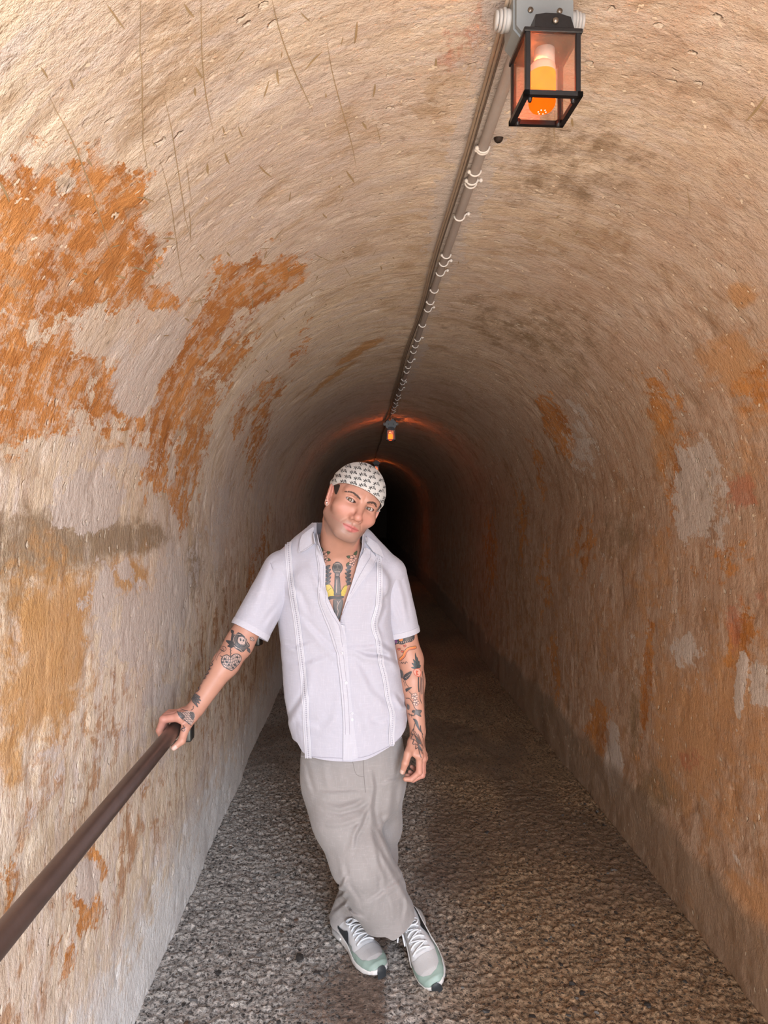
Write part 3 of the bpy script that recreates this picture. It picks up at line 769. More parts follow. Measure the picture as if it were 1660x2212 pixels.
def tris_of(Q): return np.concatenate([Q[:, [0, 1, 2]], Q[:, [0, 2, 3]]])
def clip(Vt, T, g):
    """keep the part of the triangle mesh where the per-vertex field g is positive, cutting triangles exactly"""
    s = g > 0
    n = s[T].sum(1)
    keep = [T[n == 3]]
    newV = []; base = len(Vt); cache = {}
    def cut(a, b):
        key = (a, b) if a < b else (b, a)
        if key not in cache:
            t = g[a] / (g[a] - g[b])
            cache[key] = base + len(newV); newV.append(Vt[a] + t * (Vt[b] - Vt[a]))
        return cache[key]
    ex = []
    for tri in T[(n == 1) | (n == 2)]:
        a, b, c = (int(x) for x in tri)
        if int(s[a]) + int(s[b]) + int(s[c]) == 1:
            while not s[a]: a, b, c = b, c, a
            ex.append((a, cut(a, b), cut(a, c)))
        else:
            while s[a]: a, b, c = b, c, a
            p, q_ = cut(a, b), cut(a, c)
            ex += [(p, b, c), (p, c, q_)]
    if ex: keep.append(np.array(ex))
    T2 = np.concatenate(keep)
    V2 = np.concatenate([Vt, np.array(newV, f32).reshape(-1, 3)])
    u, inv = np.unique(T2, return_inverse=True)
    return V2[u], inv.reshape(-1, 3)

def shell_np(Vt, T, th):
    """give an open triangle sheet thickness th inwards along its normals, with a rim"""
    key = np.round(Vt / 0.0002).astype(np.int64)
    _, first, inv = np.unique(key, axis=0, return_index=True, return_inverse=True)
    Vt = np.asarray(Vt, np.float64)[first]; T = inv.reshape(-1)[T]
    T = T[(T[:, 0] != T[:, 1]) & (T[:, 1] != T[:, 2]) & (T[:, 0] != T[:, 2])]
    n = np.cross(Vt[T[:, 1]] - Vt[T[:, 0]], Vt[T[:, 2]] - Vt[T[:, 0]])
    N = np.zeros_like(Vt)
    for k in range(3): np.add.at(N, T[:, k], n)
    N /= np.linalg.norm(N, axis=1, keepdims=True) + 1e-12
    m = len(Vt)
    E_ = np.concatenate([T[:, [0, 1]], T[:, [1, 2]], T[:, [2, 0]]])
    code = E_[:, 0].astype(np.int64) * m + E_[:, 1]; rev = E_[:, 1].astype(np.int64) * m + E_[:, 0]
    b = E_[~np.isin(code, rev)]
    F_ = np.concatenate([T, T[:, ::-1] + m, np.stack([b[:, 1], b[:, 0], b[:, 0] + m], 1), np.stack([b[:, 1], b[:, 0] + m, b[:, 1] + m], 1)])
    return np.concatenate([Vt, Vt - N * th]), F_

def poly_sd(px, py, poly):
    """signed distance in pixels to a polygon, positive inside"""
    poly = np.array(poly, float); n = len(poly)
    d = np.full(px.shape, 1e9); ins = np.zeros(px.shape, bool)
    for i in range(n):
        a, b = poly[i], poly[(i + 1) % n]
        e = b - a; w0, w1 = px - a[0], py - a[1]
        t = np.clip((w0 * e[0] + w1 * e[1]) / (e @ e + 1e-12), 0, 1)
        d = np.minimum(d, (w0 - t * e[0]) ** 2 + (w1 - t * e[1]) ** 2)
        c = ((a[1] > py) != (b[1] > py)) & (px < (b[0] - a[0]) * (py - a[1]) / (b[1] - a[1] + 1e-12) + a[0])
        ins ^= c
    return np.where(ins, 1, -1) * np.sqrt(d)

def lines_dist(px, py, pts):
    """distance in pixels to a polyline and position along it 0..1"""
    pts = np.array(pts, float); d = np.full(px.shape, 1e9); u = np.zeros(px.shape)
    n = len(pts) - 1; side = np.zeros(px.shape)
    for i in range(n):
        a, e = pts[i], pts[i + 1] - pts[i]
        w0, w1 = px - a[0], py - a[1]
        t = np.clip((w0 * e[0] + w1 * e[1]) / (e @ e + 1e-12), 0, 1)
        dd = np.sqrt((w0 - t * e[0]) ** 2 + (w1 - t * e[1]) ** 2)
        m_ = dd < d
        u = np.where(m_, (i + t) / n, u); side = np.where(m_, np.sign(w0 * e[1] - w1 * e[0]), side); d = np.where(m_, dd, d)
    return d, u, side

def cloth_folds(P, folds, ymax):
    """sum of ridges and valleys given as polylines seen from the front: (points, amplitude m, half width px)"""
    px, py = to_px(P)
    o = np.zeros(len(P), f32)
    fr = (P[:, 1] < ymax)
    for pts, amp, w in folds:
        d, u, sd = lines_dist(px, py, pts)
        tap = np.sin(np.pi * np.clip(u, 0.02, 0.98)) ** 0.6
        # a crease: ridge with a sharper trough on one side
        o += np.where(fr, amp * tap * (np.exp(-(d / w) ** 2) - 0.75 * np.exp(-((d * sd - w * 1.1) / (w * 0.7)) ** 2)), 0)
    return o

# ---- head frame
HS = 1.10
def rot(ax, deg): return np.array(Matrix.Rotation(math.radians(deg), 3, ax), dtype=np.float64)
HR = rot('Y', 25.5) @ rot('Z', 17) @ rot('X', -2)
EYES = at(779, 1090, 2.235)
HC = EYES - HR @ (np.array([0, -0.078, 0.0]) * HS)
def to_head(P): 
    q_ = ((P - HC.astype(f32)) @ HR.astype(f32)) / f32(HS)
    q_[:, 1] *= -1                                     # y forward out of the face
    return q_
def from_head(q_):
    q_ = np.array(q_, float); q_ = q_ * np.array([1, -1, 1])
    return HC + (HR @ (q_.T * HS)).T

EX, EYF, ER = 0.0315, 0.0655, 0.0125
def head_sdf(q_):
    X = np.abs(q_[:, 0]); M = np.stack([X, q_[:, 1], q_[:, 2]], 1)
    d = ell(q_, (0, -.010, .036), (.0755, .098, .082))
    d = smin(d, ell(M, (.0, .030, -.022), (.062, .066, .074)), .03)
    d = smin(d, cone(M, (.053, .002, -.058), (.022, .064, -.092), .0175, .0165), .03)      # jaw
    d = smin(d, ell(q_, (0, .066, -.095), (.027, .021, .0175)), .018)                       # chin
    d = smin(d, ell(q_, (0, .052, -.062), (.040, .038, .045)), .02)                         # muzzle
    d = smin(d, ell(M, (.046, .056, -.030), (.022, .022, .019)), .02)                       # cheekbone
    d = smin(d, cone(M, (.012, .0835, .019), (.046, .066, .021), .0095, .0085), .016)       # brow
    d = smax(d, -ell(M, (EX + .001, .094, .000), (.0205, .0165, .0115)), .012)              # socket
    # nose
    nz = cone(q_, (0, .080, .012), (0, .1085, -.034), .0085, .0102)
    nz = smin(nz, ell(q_, (0, .109, -.0385), (.0118, .0115, .0105)), .008)
    nz = smin(nz, ell(M, (.0125, .0965, -.0435), (.0068, .0105, .0078)), .006)
    d = smin(d, nz, .010)
    d = smax(d, -ell(M, (.0066, .1035, -.0505), (.0040, .0062, .0030)), .003)
    # lids
    e = (EX, EYF, 0)
    d = smin(d, ball(M, e, ER + .0022), .005)
    ex = M[:, 0] - EX
    w = np.clip(1 - (ex / .0148) ** 2, 0, 1)
    zu = .0052 * np.sqrt(w) + .0012 * ex / .0148; zl = -.0048 * np.sqrt(w) + .0008 * ex / .0148
    slot = np.maximum(np.maximum(q_[:, 2] - zu, zl - q_[:, 2]), np.abs(ex) - .0145)
    slot = np.maximum(slot, ball(M, (EX, EYF + .012, 0), .019))
    d = smax(d, -slot, .0012)
    # upper lid fold
    fold = np.sqrt((q_[:, 2] - (.0105 - 14 * ex ** 2)) ** 2 + np.clip(np.abs(ex) - .014, 0, 1) ** 2)
    d = d + np.where(M[:, 1] > .05, .0011 * np.exp(-(fold / .0016) ** 2), 0)
    # mouth: slight smile
    zm = -.0715 + 2.2 * X ** 2
    up_ = cone(M, (.003, .0905, -.0672), (.0235, .0775, -.0695), .0050, .0018)
    lo_ = cone(M, (.0, .0890, -.0772), (.0215, .0775, -.0715), .0060, .0018)
    d = smin(d, up_, .005); d = smin(d, lo_, .005)
    line = np.sqrt((q_[:, 2] - zm) ** 2 + np.clip(X - .0255, 0, 1) ** 2)
    d = d + np.where(M[:, 1] > .04, .0017 * np.exp(-(line / .0012) ** 2), 0)
    d = d + np.where(M[:, 1] > .05, .0016 * np.exp(-((X / .0035) ** 2 + ((q_[:, 2] + .057) / .006) ** 2)), 0)       # philtrum
    d = d + np.where(M[:, 1] > .03, .0016 * np.exp(-((q_[:, 2] + .0865) / .004) ** 2 - (X / .018) ** 2), 0)             # under the lip
    nl = np.abs((q_[:, 2] + .046) + 1.25 * (X - .018)) * .62
    d = d + np.where((M[:, 1] > .03) & (X > .016) & (X < .036), .0013 * np.exp(-(nl / .003) ** 2) * np.sin(np.pi * np.clip((X - .016) / .02, 0, 1)), 0)
    # ears
    Re = rot('Z', -24) @ rot('Y', 10)
    ea = ell(M, (.0755, -.006, -.008), (.0078, .0200, .0310), Re)
    ea = smax(ea, -ell(M, (.0845, -.001, -.004), (.0075, .0115, .0190), Re), .004)
    ea = smin(ea, ell(M, (.0735, .003, -.033), (.0055, .0085, .0105)), .006)
    ea = smin(ea, ell(M, (.0755, .005, -.014), (.0045, .0035, .008)), .004)
    d = smin(d, ea, .006)
    return d

# ---- joints, from the photograph's outline at their own depths
SHR, ELR, WRR = at(606, 1232, 2.455), at(516, 1392, 2.37), at(424, 1530, 2.245)
SHL, ELL, WRL = at(842, 1238, 2.47), at(886, 1425, 2.50), at(903, 1580, 2.425)
NECK0 = from_head([[0, -.022, -.070]])[0]
NECK1 = at(733, 1196, 2.45)
TC = at(738, 1215, 2.46)
PEL = at(757, 1650, 2.50)
HANDR = HANDL = None
# right hand wrapped over the rail (metres, rail at RX, RZ)
fin = []
for k, (yy, ln, rr) in enumerate([(2.188, 1.0, .0128), (2.212, 1.06, .0128), (2.236, 1.02, .0120), (2.257, .88, .0105)]):
    mcp = np.array([RX + .022, yy, RZ + .0500 - .003 * abs(k - 1)]); pip = np.array([RX - .0270, yy - .002, RZ + .0400])
    dip = np.array([RX - .0395, yy - .001, RZ + .0060]); tip = np.array([RX - .0300, yy + .001, RZ - .0185 * ln])
    fin.append((mcp, pip, dip, tip, rr))
CMC_R, MCP_R, IP_R, TIP_R = np.array([-.528, 2.222, RZ + .040]), np.array([RX + .0405, 2.186, RZ + .012]), np.array([RX + .0345, 2.166, RZ - .0185]), np.array([RX + .0130, 2.158, RZ - .0370])
# left hand hanging, fingers curled
finl = []
for k, (m, p, dd, tp, yy, rr) in enumerate([((906, 1632), (906, 1668), (889, 1683), (876, 1683), 2.368, .0110), ((912, 1638), (912, 1674), (893, 1684), (880, 1676), 2.390, .0112),
                                            ((915, 1637), (914, 1668), (898, 1678), (886, 1668), 2.412, .0104), ((915, 1630), (913, 1656), (900, 1664), (890, 1656), 2.432, .0092)]):
    finl.append((at(*m, yy), at(*p, yy), at(*dd, yy), at(*tp, yy), rr))
CMC_L, MCP_L, IP_L, TIP_L = at(893, 1604, 2.392), at(882, 1628, 2.358), at(876, 1648, 2.345), at(870, 1667, 2.350)

def hand_sdf(P, fingers, wr, cmc, mcp, ip, tip, back):
    d = None
    for m, p, dd, tp, rr in fingers:
        a = cone(P, m, p, rr * 1.05, rr * .95)
        a = smin(a, ball(P, p, rr * 1.0), .004)
        a = smin(a, cone(P, p, dd, rr * .93, rr * .85), .003)
        a = smin(a, cone(P, dd, tp, rr * .86, rr * .72), .003)
        pm = cone(P, wr + (m - wr) * .25, m, .0175, rr * 1.18)
        a = smin(a, pm, .008)
        a = smin(a, ball(P, m + back * .004, rr * 1.0), .008)
        d = a if d is None else smin(d, a, .0035)
    t = cone(P, cmc, mcp, .0175, .0140)
    t = smin(t, cone(P, mcp, ip, .0132, .0118), .004)
    t = smin(t, cone(P, ip, tip, .0120, .0092), .004)
    t = smin(t, cone(P, wr, cmc, .020, .017), .012)
    t = smin(t, cone(P, cmc, fingers[0][0] * .7 + mcp * .3, .013, .010), .012)
    return smin(d, t, .007)

def torso_sdf(P):
    d = cone(P, NECK0, NECK1, .0615, .074)
    chest = ell(P, at(735, 1305, 2.47), (.165, .112, .215))
    d = smin(d, chest, .05)
    d = smin(d, ell(P, at(752, 1500, 2.48), (.158, .108, .25)), .05)
    d = smin(d, ell(P, PEL, (.150, .105, .13)), .05)
    for sh in (SHR, SHL):
        d = smin(d, cone(P, NECK1 + V3(0, .01, -.02), sh, .050, .046), .04)               # trapezius and shoulder
        d = smin(d, cone(P, NECK1 + V3(0, -.055, -.03), sh + V3(0, -.03, .01), .016, .015), .03)   # collar bone
    for s_ in (-1, 1):
        d = smin(d, ell(P, at(735 + s_ * 52, 1262, 2.385), (.070, .030, .055)), .035)        # pectorals
        d = smin(d, cone(P, from_head([[s_ * .052, -.02, -.05]])[0], NECK1 + V3(s_ * .016, -.062, -.02), .012, .010), .022)  # neck muscle
    return d
def arm_sdf(P, a, b, c, r1, r2, r3, r4):
    arm = cone(P, a, b, r1, r2)
    mid = b + (c - b) * .30
    arm = smin(arm, cone(P, b, mid, r3, r3 * .98), .03)
    return smin(arm, cone(P, mid, c, r3 * .96, r4), .03)
ARMS = ((SHR, ELR, WRR, .056, .0445, .0405, .0265), (SHL, ELL, WRL, .052, .0430, .0410, .0270))
def body_sdf(P):
    d = torso_sdf(P)
    for a in ARMS: d = smin(d, arm_sdf(P, *a), .03)
    # legs hidden inside the trousers
    for a, b, c in ((at(715, 1670, 2.49), at(778, 1850, 2.43), at(862, 1985, 2.50)), (at(818, 1670, 2.54), at(812, 1850, 2.610), at(748, 1985, 2.585))):
        leg = smin(cone(P, a, b, .066, .046), cone(P, b, c, .045, .032), .03)
        d = smin(d, leg, .03)
    m = np.abs(P - WRR.astype(f32)).max(1) < .17
    if m.any():
        hd = hand_sdf(P[m], fin, WRR, CMC_R, MCP_R, IP_R, TIP_R, V3(0, 0, 1)); d[m] = smin(d[m], hd, .014)
    m = np.abs(P - (WRL + V3(0, 0, -.06)).astype(f32)).max(1) < .17
    if m.any():
        hd = hand_sdf(P[m], finl, WRL, CMC_L, MCP_L, IP_L, TIP_L, V3(1, 0, 0)); d[m] = smin(d[m], hd, .014)
    m = ((P - HC.astype(f32)) ** 2).sum(1) < .24 ** 2
    if m.any():
        hd = head_sdf(to_head(P[m])) * f32(HS); d[m] = smin(d[m], hd, .018)
    return d

hx0, hx1 = HC[0] - .125, HC[0] + .125
bx = axis_points(-.66, .32, .0042, [(-.665, -.48, .0023), (hx0, hx1, .0019), (.10, .24, .0023)])
by = axis_points(2.10, 2.66, .0045, [(2.13, 2.28, .0023), (2.19, 2.37, .0019), (2.33, 2.46, .0025)])
bz = axis_points(.04, 1.76, .005, [(.04, .58, .011), (.60, .80, .0024), (.80, .96, .0022), (1.41, 1.66, .0019)])
BV, BQ = surface_nets(body_sdf, bx, by, bz)

# skin colouring: lips, stubble, flush, knuckles and nails are the skin's own colours
def skin_colour(Vt):
    n = len(Vt)
    c = np.tile(np.array([.465, .235, .165]), (n, 1))
    nz = fbm(Vt * 55, 3, 4)[:, None]; c *= 0.93 + 0.14 * nz
    q_ = to_head(Vt.astype(f32)); X = np.abs(q_[:, 0]); Yf = q_[:, 1]; Z = q_[:, 2]
    def blend(mask, colr):
        mask = np.clip(mask, 0, 1)[:, None]; c[:] = c * (1 - mask) + np.array(colr) * mask
    hd = ((Vt - HC) ** 2).sum(1) < .17 ** 2
    fl = hd * np.exp(-(((X - .040) / .024) ** 2 + ((Z + .034) / .024) ** 2)) * (Yf > .02)
    blend(fl * .45, (.53, .205, .165))
    blend(hd * np.exp(-((X / .017) ** 2 + ((Z + .036) / .020) ** 2)) * (Yf > .085) * .5, (.52, .20, .155))
    blend(hd * (Yf > .03) * np.exp(-((X / .045) ** 2 + ((Z - .05) / .02) ** 2)) * .25, (.56, .28, .215))
    blend(hd * (np.abs(q_[:, 0]) > .070) * (np.abs(Yf) < .035) * .40, (.58, .22, .18))
    # stubble
    jaw = hd * (1 / (1 + np.exp((Z + .060 - .35 * (X - .03) * (X > .03)) / .006))) * (Yf > -.012) / (1 + np.exp(np.clip((-.118 - Z) / .004, -30, 30)))
    must = hd * np.exp(-(((X - .012) / .017) ** 2 + ((Z + .0595) / .0055) ** 2)) * (Yf > .06)
    blend(np.maximum(jaw * .58, must * .60) * (0.75 + .5 * nz[:, 0]), (.20, .135, .112))
    # eye region slightly darker and pink
    blend(hd * np.exp(-(((X - EX) / .019) ** 2 + ((Z - .001) / .010) ** 2)) * (Yf > .05) * .40, (.42, .215, .165))
    blend(hd * np.exp(-((Z / .016) ** 2) - ((X - .012) / .006) ** 2) * (Yf > .05) * .25, (.45, .23, .17))
    # lips
    ex_ = np.clip(1 - (X / .0265) ** 2, 0, 1)
    zu = -.0715 + 2.2 * X ** 2 + .0074 * ex_ ** .8 - .0016 * np.exp(-(X / .004) ** 2); zl = -.0715 + 2.2 * X ** 2 - .0115 * ex_ ** .8
    lip = hd * (Yf > .05) / (1 + np.exp((np.maximum(Z - zu, zl - Z)) / .0006))
    blend(lip * .9, (.43, .115, .105))
    seam = hd * (Yf > .05) * np.exp(-((Z - (-.0715 + 2.2 * X ** 2)) / .0011) ** 2) * (X < .027)
    blend(seam * .75, (.20, .06, .05))
    # lash line
    ex = X - EX; w = np.clip(1 - (ex / .0148) ** 2, 0, 1); zue = .0048 * np.sqrt(w) + .0012 * ex / .0148
    blend(hd * (Yf > .05) * (np.abs(ex) < .0155) * np.exp(-((Z - zue) / .0009) ** 2) * .85, (.05, .03, .025))
    blend(hd * (Yf > .05) * (np.abs(ex) < .0150) * np.exp(-((Z + .0044 * np.sqrt(w) - .0008 * ex / .0148) / .0008) ** 2) * .5, (.16, .08, .06))
    # hands redder
    for wp, tp_ in ((WRR, fin[0][1]), (WRL, finl[1][1])):
        m = np.exp(-((Vt - tp_) ** 2).sum(1) / .065 ** 2)
        blend(m * .50, (.53, .205, .165))
    for tp_, pp in ((TIP_L, IP_L), (TIP_R, IP_R)):
        ax_ = tp_ - pp; ax_ /= np.linalg.norm(ax_)
        off = np.array([-.004, -.006, 0]) if tp_ is TIP_L else np.array([.002, -.007, 0])
        m = (np.abs((Vt - tp_ - off) @ ax_ + .0005) < .0085) & ((((Vt - tp_ - off) - ((Vt - tp_ - off) @ ax_)[:, None] * ax_) ** 2).sum(1) < .0066 ** 2) & (Vt[:, 1] < tp_[1] - .002)
        blend(m * .8, (.62, .43, .37))
    return c

def skin_material():
    t = NT('skin')
    co = t.n('TexCoord').outputs['Object']
    n = t.noise(co, 420, 4, .6)
    c = t.attr('tint', 'Color')
    return t.end(t.bsdf(color=c, rough=.47, sss=.0, normal=t.bump(n, .18, .0012), spec=.45))
M_SKIN = skin_material()

man = empty('person', tuple(at(770, 2060, 2.45) * np.array([1, 1, 0])))
tag(man, 'tattooed man in white shirt and grey trousers leaning with crossed legs, hand on rail', 'person')
bm_ = np_mesh('body', BV, BQ)
ca = bm_.color_attributes.new('tint', 'FLOAT_COLOR', 'POINT')
ca.data.foreach_set('color', np.concatenate([skin_colour(BV.astype(np.float64)), np.ones((len(BV), 1))], 1).astype(f32).ravel())
body = link('body', bm_, M_SKIN, man)

def bvh_of(Vt, Fq, mask=None):
    Fq = Fq if mask is None else Fq[mask]
    u, inv = np.unique(Fq, return_inverse=True)
    return BVHTree.FromPolygons([tuple(map(float, v)) for v in Vt[u]], [tuple(int(i) for i in r_) for r_ in inv.reshape(Fq.shape)])
skin_mask = (BV[:, 2] > .58)[BQ[:, 0]] & ((BV[:, 2] > 1.08) | (np.abs(BV[:, 0] + .05) > .12))[BQ[:, 0]]
BVH_BODY = bvh_of(BV, BQ, skin_mask)
EYE_V = Vector((0, 0, EYE))
def cast(bvh, px, py, off=0.0):
    d = Vector(((px - VX) / F, 1, -(py - VY) / F)).normalized()
    h_, nrm, i, dist = bvh.ray_cast(EYE_V, d)
    if h_ is None: return None
    if nrm.dot(d) > 0: nrm = -nrm
    return h_ + nrm * off, nrm
def near(bvh, px, py, off, tries=((0, 0), (1, 0), (-1, 0), (0, 1), (0, -1), (2, 0), (-2, 0), (0, 2), (0, -2), (3, 0), (-3, 0), (4, 0), (-4, 0), (0, 4), (0, -4))):
    for dx, dy in tries:
        r_ = cast(bvh, px + dx, py + dy, off)
        if r_: return r_
    return None

def sharp_rim(me):
    """shade the folds of thin sheets crisp at their rims"""
    bm3 = bmesh.new(); bm3.from_mesh(me)
    for e in bm3.edges:
        if len(e.link_faces) == 2 and e.calc_face_angle(0) > 1.1: e.smooth = False
    bm3.to_mesh(me); bm3.free()

class Decal:
    """gathers thin patches lying on a surface, one mesh per colour"""
    def __init__(self, bvh): self.b = bvh; self.g = {}
    def _add(self, key, V, Fc):
        Vs, Fs = self.g.setdefault(key, ([], []))
        o = len(Vs); Vs += [tuple(v) for v in V]; Fs += [tuple(i + o for i in f_) for f_ in Fc]
    def line(self, key, pts, w, off=.0008, taper=False, n=6):
        pts = smooth_path([(p[0], p[1], 0) for p in pts], n) if len(pts) > 2 else [np.array((pts[0][0] + (pts[1][0] - pts[0][0]) * t, pts[0][1] + (pts[1][1] - pts[0][1]) * t, 0)) for t in np.linspace(0, 1, 5)]
        run = []
        last = None
        for i, p in enumerate(pts):
            r_ = cast(self.b, p[0], p[1], off)
            if r_ is None or (last is not None and (r_[0] - last).length > .02):
                self._run(key, run, w, taper); run = []; last = None
                if r_ is None: continue
            run.append(r_); last = r_[0]
        self._run(key, run, w, taper)
    def _run(self, key, run, w, taper):
        n = len(run)
        if n < 2: return
        V = []
        for i, (p, nr) in enumerate(run):
            t = (run[min(i + 1, n - 1)][0] - run[max(i - 1, 0)][0])
            if t.length < 1e-7: t = Vector((0, 0, 1))
            sd = nr.cross(t).normalized()
            ww = w * .5 * p.y / F * (math.sin(math.pi * (i + .4) / (n - .2)) if taper else 1)
            V += [p + sd * ww, p - sd * ww]
        self._add(key, V, [(2 * i, 2 * i + 1, 2 * i + 3, 2 * i + 2) for i in range(n - 1)])
    def fill(self, key, poly, off=.0005, step=1.5, smooth=True):
        if smooth and len(poly) > 3:
            poly = [tuple(p[:2]) for p in smooth_path([(*p, 0) for p in list(poly) + [poly[0]]], 4)][:-1]
        poly = np.array(poly, float)
        x0, y0 = poly.min(0) - step; x1, y1 = poly.max(0) + step
        gx = np.arange(x0, x1 + step, step); gy = np.arange(y0, y1 + step, step)
        GX, GY = np.meshgrid(gx, gy, indexing='ij')
        nyy = len(gy)
        a = (np.arange(len(gx) - 1)[:, None] * nyy + np.arange(nyy - 1)[None]).ravel()
        T = np.concatenate([np.stack([a, a + nyy, a + nyy + 1], 1), np.stack([a, a + nyy + 1, a + 1], 1)])
        P = np.stack([GX.ravel(), GY.ravel(), np.zeros(GX.size)], 1)
        P2_, T2 = clip(P.astype(f32), T, poly_sd(P[:, 0], P[:, 1], poly)) if len(T) else (P, T)
        if len(T2) == 0: return
        hits = [near(self.b, p[0], p[1], off) for p in P2_]
        ok = [h_ is not None for h_ in hits]
        V = [h_[0] if h_ else Vector((0, 0, 0)) for h_ in hits]
        Fc = [tuple(int(i) for i in t) for t in T2 if all(ok[i] for i in t) and (V[t[0]] - V[t[1]]).length < .025 and (V[t[1]] - V[t[2]]).length < .025]
        self._add(key, V, Fc)
    def build(self, name, key, m, parent, label=None, solid=0):
        if key not in self.g or not self.g[key][1]: return None
        o = link(name, list_mesh(name, *self.g.pop(key)), m, parent)
        bpy.context.view_layer.update()
        me = o.data
        bm2 = bmesh.new(); bm2.from_mesh(me); bmesh.ops.remove_doubles(bm2, verts=bm2.verts, dist=.00004)
        loose = [v for v in bm2.verts if not v.link_faces]; bmesh.ops.delete(bm2, geom=loose, context='VERTS')
        bm2.faces.ensure_lookup_table(); bm2.to_mesh(me); bm2.free()
        # face towards the camera side
        flip = sum(p.area * p.normal.y for p in me.polygons) > 0
        if flip: me.flip_normals()
        if solid:
            Va = np.array([v.co for v in me.vertices]); Ta = []
            for p in me.polygons:
                ix = list(p.vertices)
                for k in range(1, len(ix) - 1): Ta.append((ix[0], ix[k], ix[k + 1]))
            Vs, Ts = shell_np(Va, np.array(Ta), -solid)
            m2 = np_mesh(name, Vs, Ts[:, ::-1]); m2.materials.append(m); m2.polygons.foreach_set('use_smooth', np.ones(len(m2.polygons), bool))
            if len(Ta) > 8: sharp_rim(m2)
            o.data = m2
        if label: o['label'] = label
        return o

# ---- face parts: eyes, brows, sideburn hair, earrings
def eye_material():
    t = NT('eyeball')
    return t.end(t.bsdf(color=t.attr('tint', 'Color'), rough=.12, spec=.6))
M_EYE = eye_material()
for sx in (-1, 1):
    c = from_head([[sx * EX, EYF, 0]])[0]
    g = np.array([0.0, 0, EYE]) - c; g /= np.linalg.norm(g)
    bm = bmesh.new(); bmesh.ops.create_uvsphere(bm, u_segments=56, v_segments=44, radius=ER * HS * 1.01)
    q0 = Vector((0, 0, 1)).rotation_difference(Vector(g))
    vc = []
    for v in bm.verts:
        a = math.degrees(math.acos(max(-1, min(1, v.co.normalized().z))))
        v.co = q0 @ v.co + Vector(c)
        vc.append((.012, .011, .010) if a < 10 else (.125, .074, .044) if a < 22 else (.05, .042, .03) if a < 29 else (.50, .41, .37))
    me = bpy.data.meshes.new('eye'); bm.to_mesh(me); bm.free()
    ca = me.color_attributes.new('tint', 'FLOAT_COLOR', 'POINT')
    for i, k in enumerate(vc): ca.data[i].color = (*k, 1)
    link('eye', me, M_EYE, man)

M_BROW = plain('dark_brown_hair', (.070, .042, .032), .75, scale=500, vary=.5)
M_HAIR = plain('short_dark_hair', (.018, .012, .009), .7, scale=500, vary=.5)
df = Decal(BVH_BODY)
def hp(x, y, z):
    p = from_head([[x, y, z]])
    a, b = to_px(p); return (float(a[0]), float(b[0]))
for sx in (-1, 1):
    up_ = [(.0115, .0150), (.020, .0195), (.032, .0230), (.041, .0218), (.050, .0152)]
    lo_ = [(.050, .0146), (.041, .0188), (.032, .0196), (.020, .0160), (.0120, .0125)]
    df.fill('brow%d' % sx, [hp(sx * x, .093 - 14 * x * x, z) for x, z in up_ + lo_], .0010, 1.0)
    rb = random.Random(5 + sx)
    for k in range(70):
        x = rb.uniform(.010, .052); zc = float(np.interp(x, [.0095, .020, .032, .041, .052], [.0132, .0178, .0214, .0203, .0145])); hw = float(np.interp(x, [.0095, .02, .04, .052], [.0022, .0032, .0024, .0008]))
        z0_, z1_ = zc - hw * rb.uniform(.4, 1.3), zc + hw * rb.uniform(.5, 1.35)
        df.line('brow%d' % sx, [hp(sx * x, .093 - 14 * x * x, z0_), hp(sx * (x + rb.uniform(.001, .0035)), .093 - 14 * x * x, z1_)], .75, .0013, True)
    df.build('eyebrow', 'brow%d' % sx, M_BROW, man, None, .0008)
df.fill('hair', [(723, 1049), (735, 1047), (732.5, 1058), (728, 1068), (724.5, 1064)], .0012, 1.0)
df.build('hair', 'hair', M_HAIR, man, 'short dark sideburn hair below the bandana', .0012)
M_SILVER = plain('silver', (.75, .73, .70), .22, 1.0, .05)
for (px, py, r_) in ((706, 1080, 2.6), (707, 1086, 2.6), (708, 1091, 2.4)):
    h_ = near(BVH_BODY, px, py, .001) or near(BVH_BODY, px + 4, py, .001)
    c = np.array(h_[0]) if h_ else at(px, py, 2.33)
    rr = r_ * 2.3 / F
    tube('earring', [c + np.array([rr * math.cos(a) * .5, rr * math.cos(a) * .6, rr * math.sin(a)]) for a in np.linspace(0, 2 * math.pi, 17)[:-1]], .0011, M_SILVER, man, 8, closed=True)
h_ = near(BVH_BODY, 819, 1104, .001)
if h_:
    c = np.array(h_[0]); tube('earring', [c + np.array([.003 * math.cos(a), -.002 * math.cos(a), .003 * math.sin(a)]) for a in np.linspace(0, 2 * math.pi, 17)[:-1]], .0011, M_SILVER, man, 8, closed=True)

# ---- bandana
def cloth_material(name, col1, col2, weave=900.0, rough=.85, slub=.12, fine=.25):
    t = NT(name)
    co = t.n('TexCoord').outputs['Object']
    a = t.noise(t.scale(co, (1, 1, 9)), 26.0, 5, .6); b = t.noise(t.scale(co, (9, 9, 1)), 26.0, 5, .6)
    g = t.noise(co, weave, 2)
    f = t.math('ADD', t.math('MULTIPLY', t.step(a, .50, .72), .5), t.math('MULTIPLY', t.step(b, .50, .72), .5))
    c = t.mix(f, col1, col2)
    c = t.mix(t.math('MULTIPLY', g, slub), c, tuple(x * .7 for x in col1))
    w = t.noise(co, 34.0, 5, .55)
    n = t.bump(g, fine, .0008)
    n = t.bump(w, .30, .006, n)
    return t.end(t.bsdf(color=c, rough=rough, sheen=.15, normal=n, spec=.25))
M_BAND = cloth_material('bandana_cotton', (.55, .53, .495), (.61, .59, .55), fine=.15)
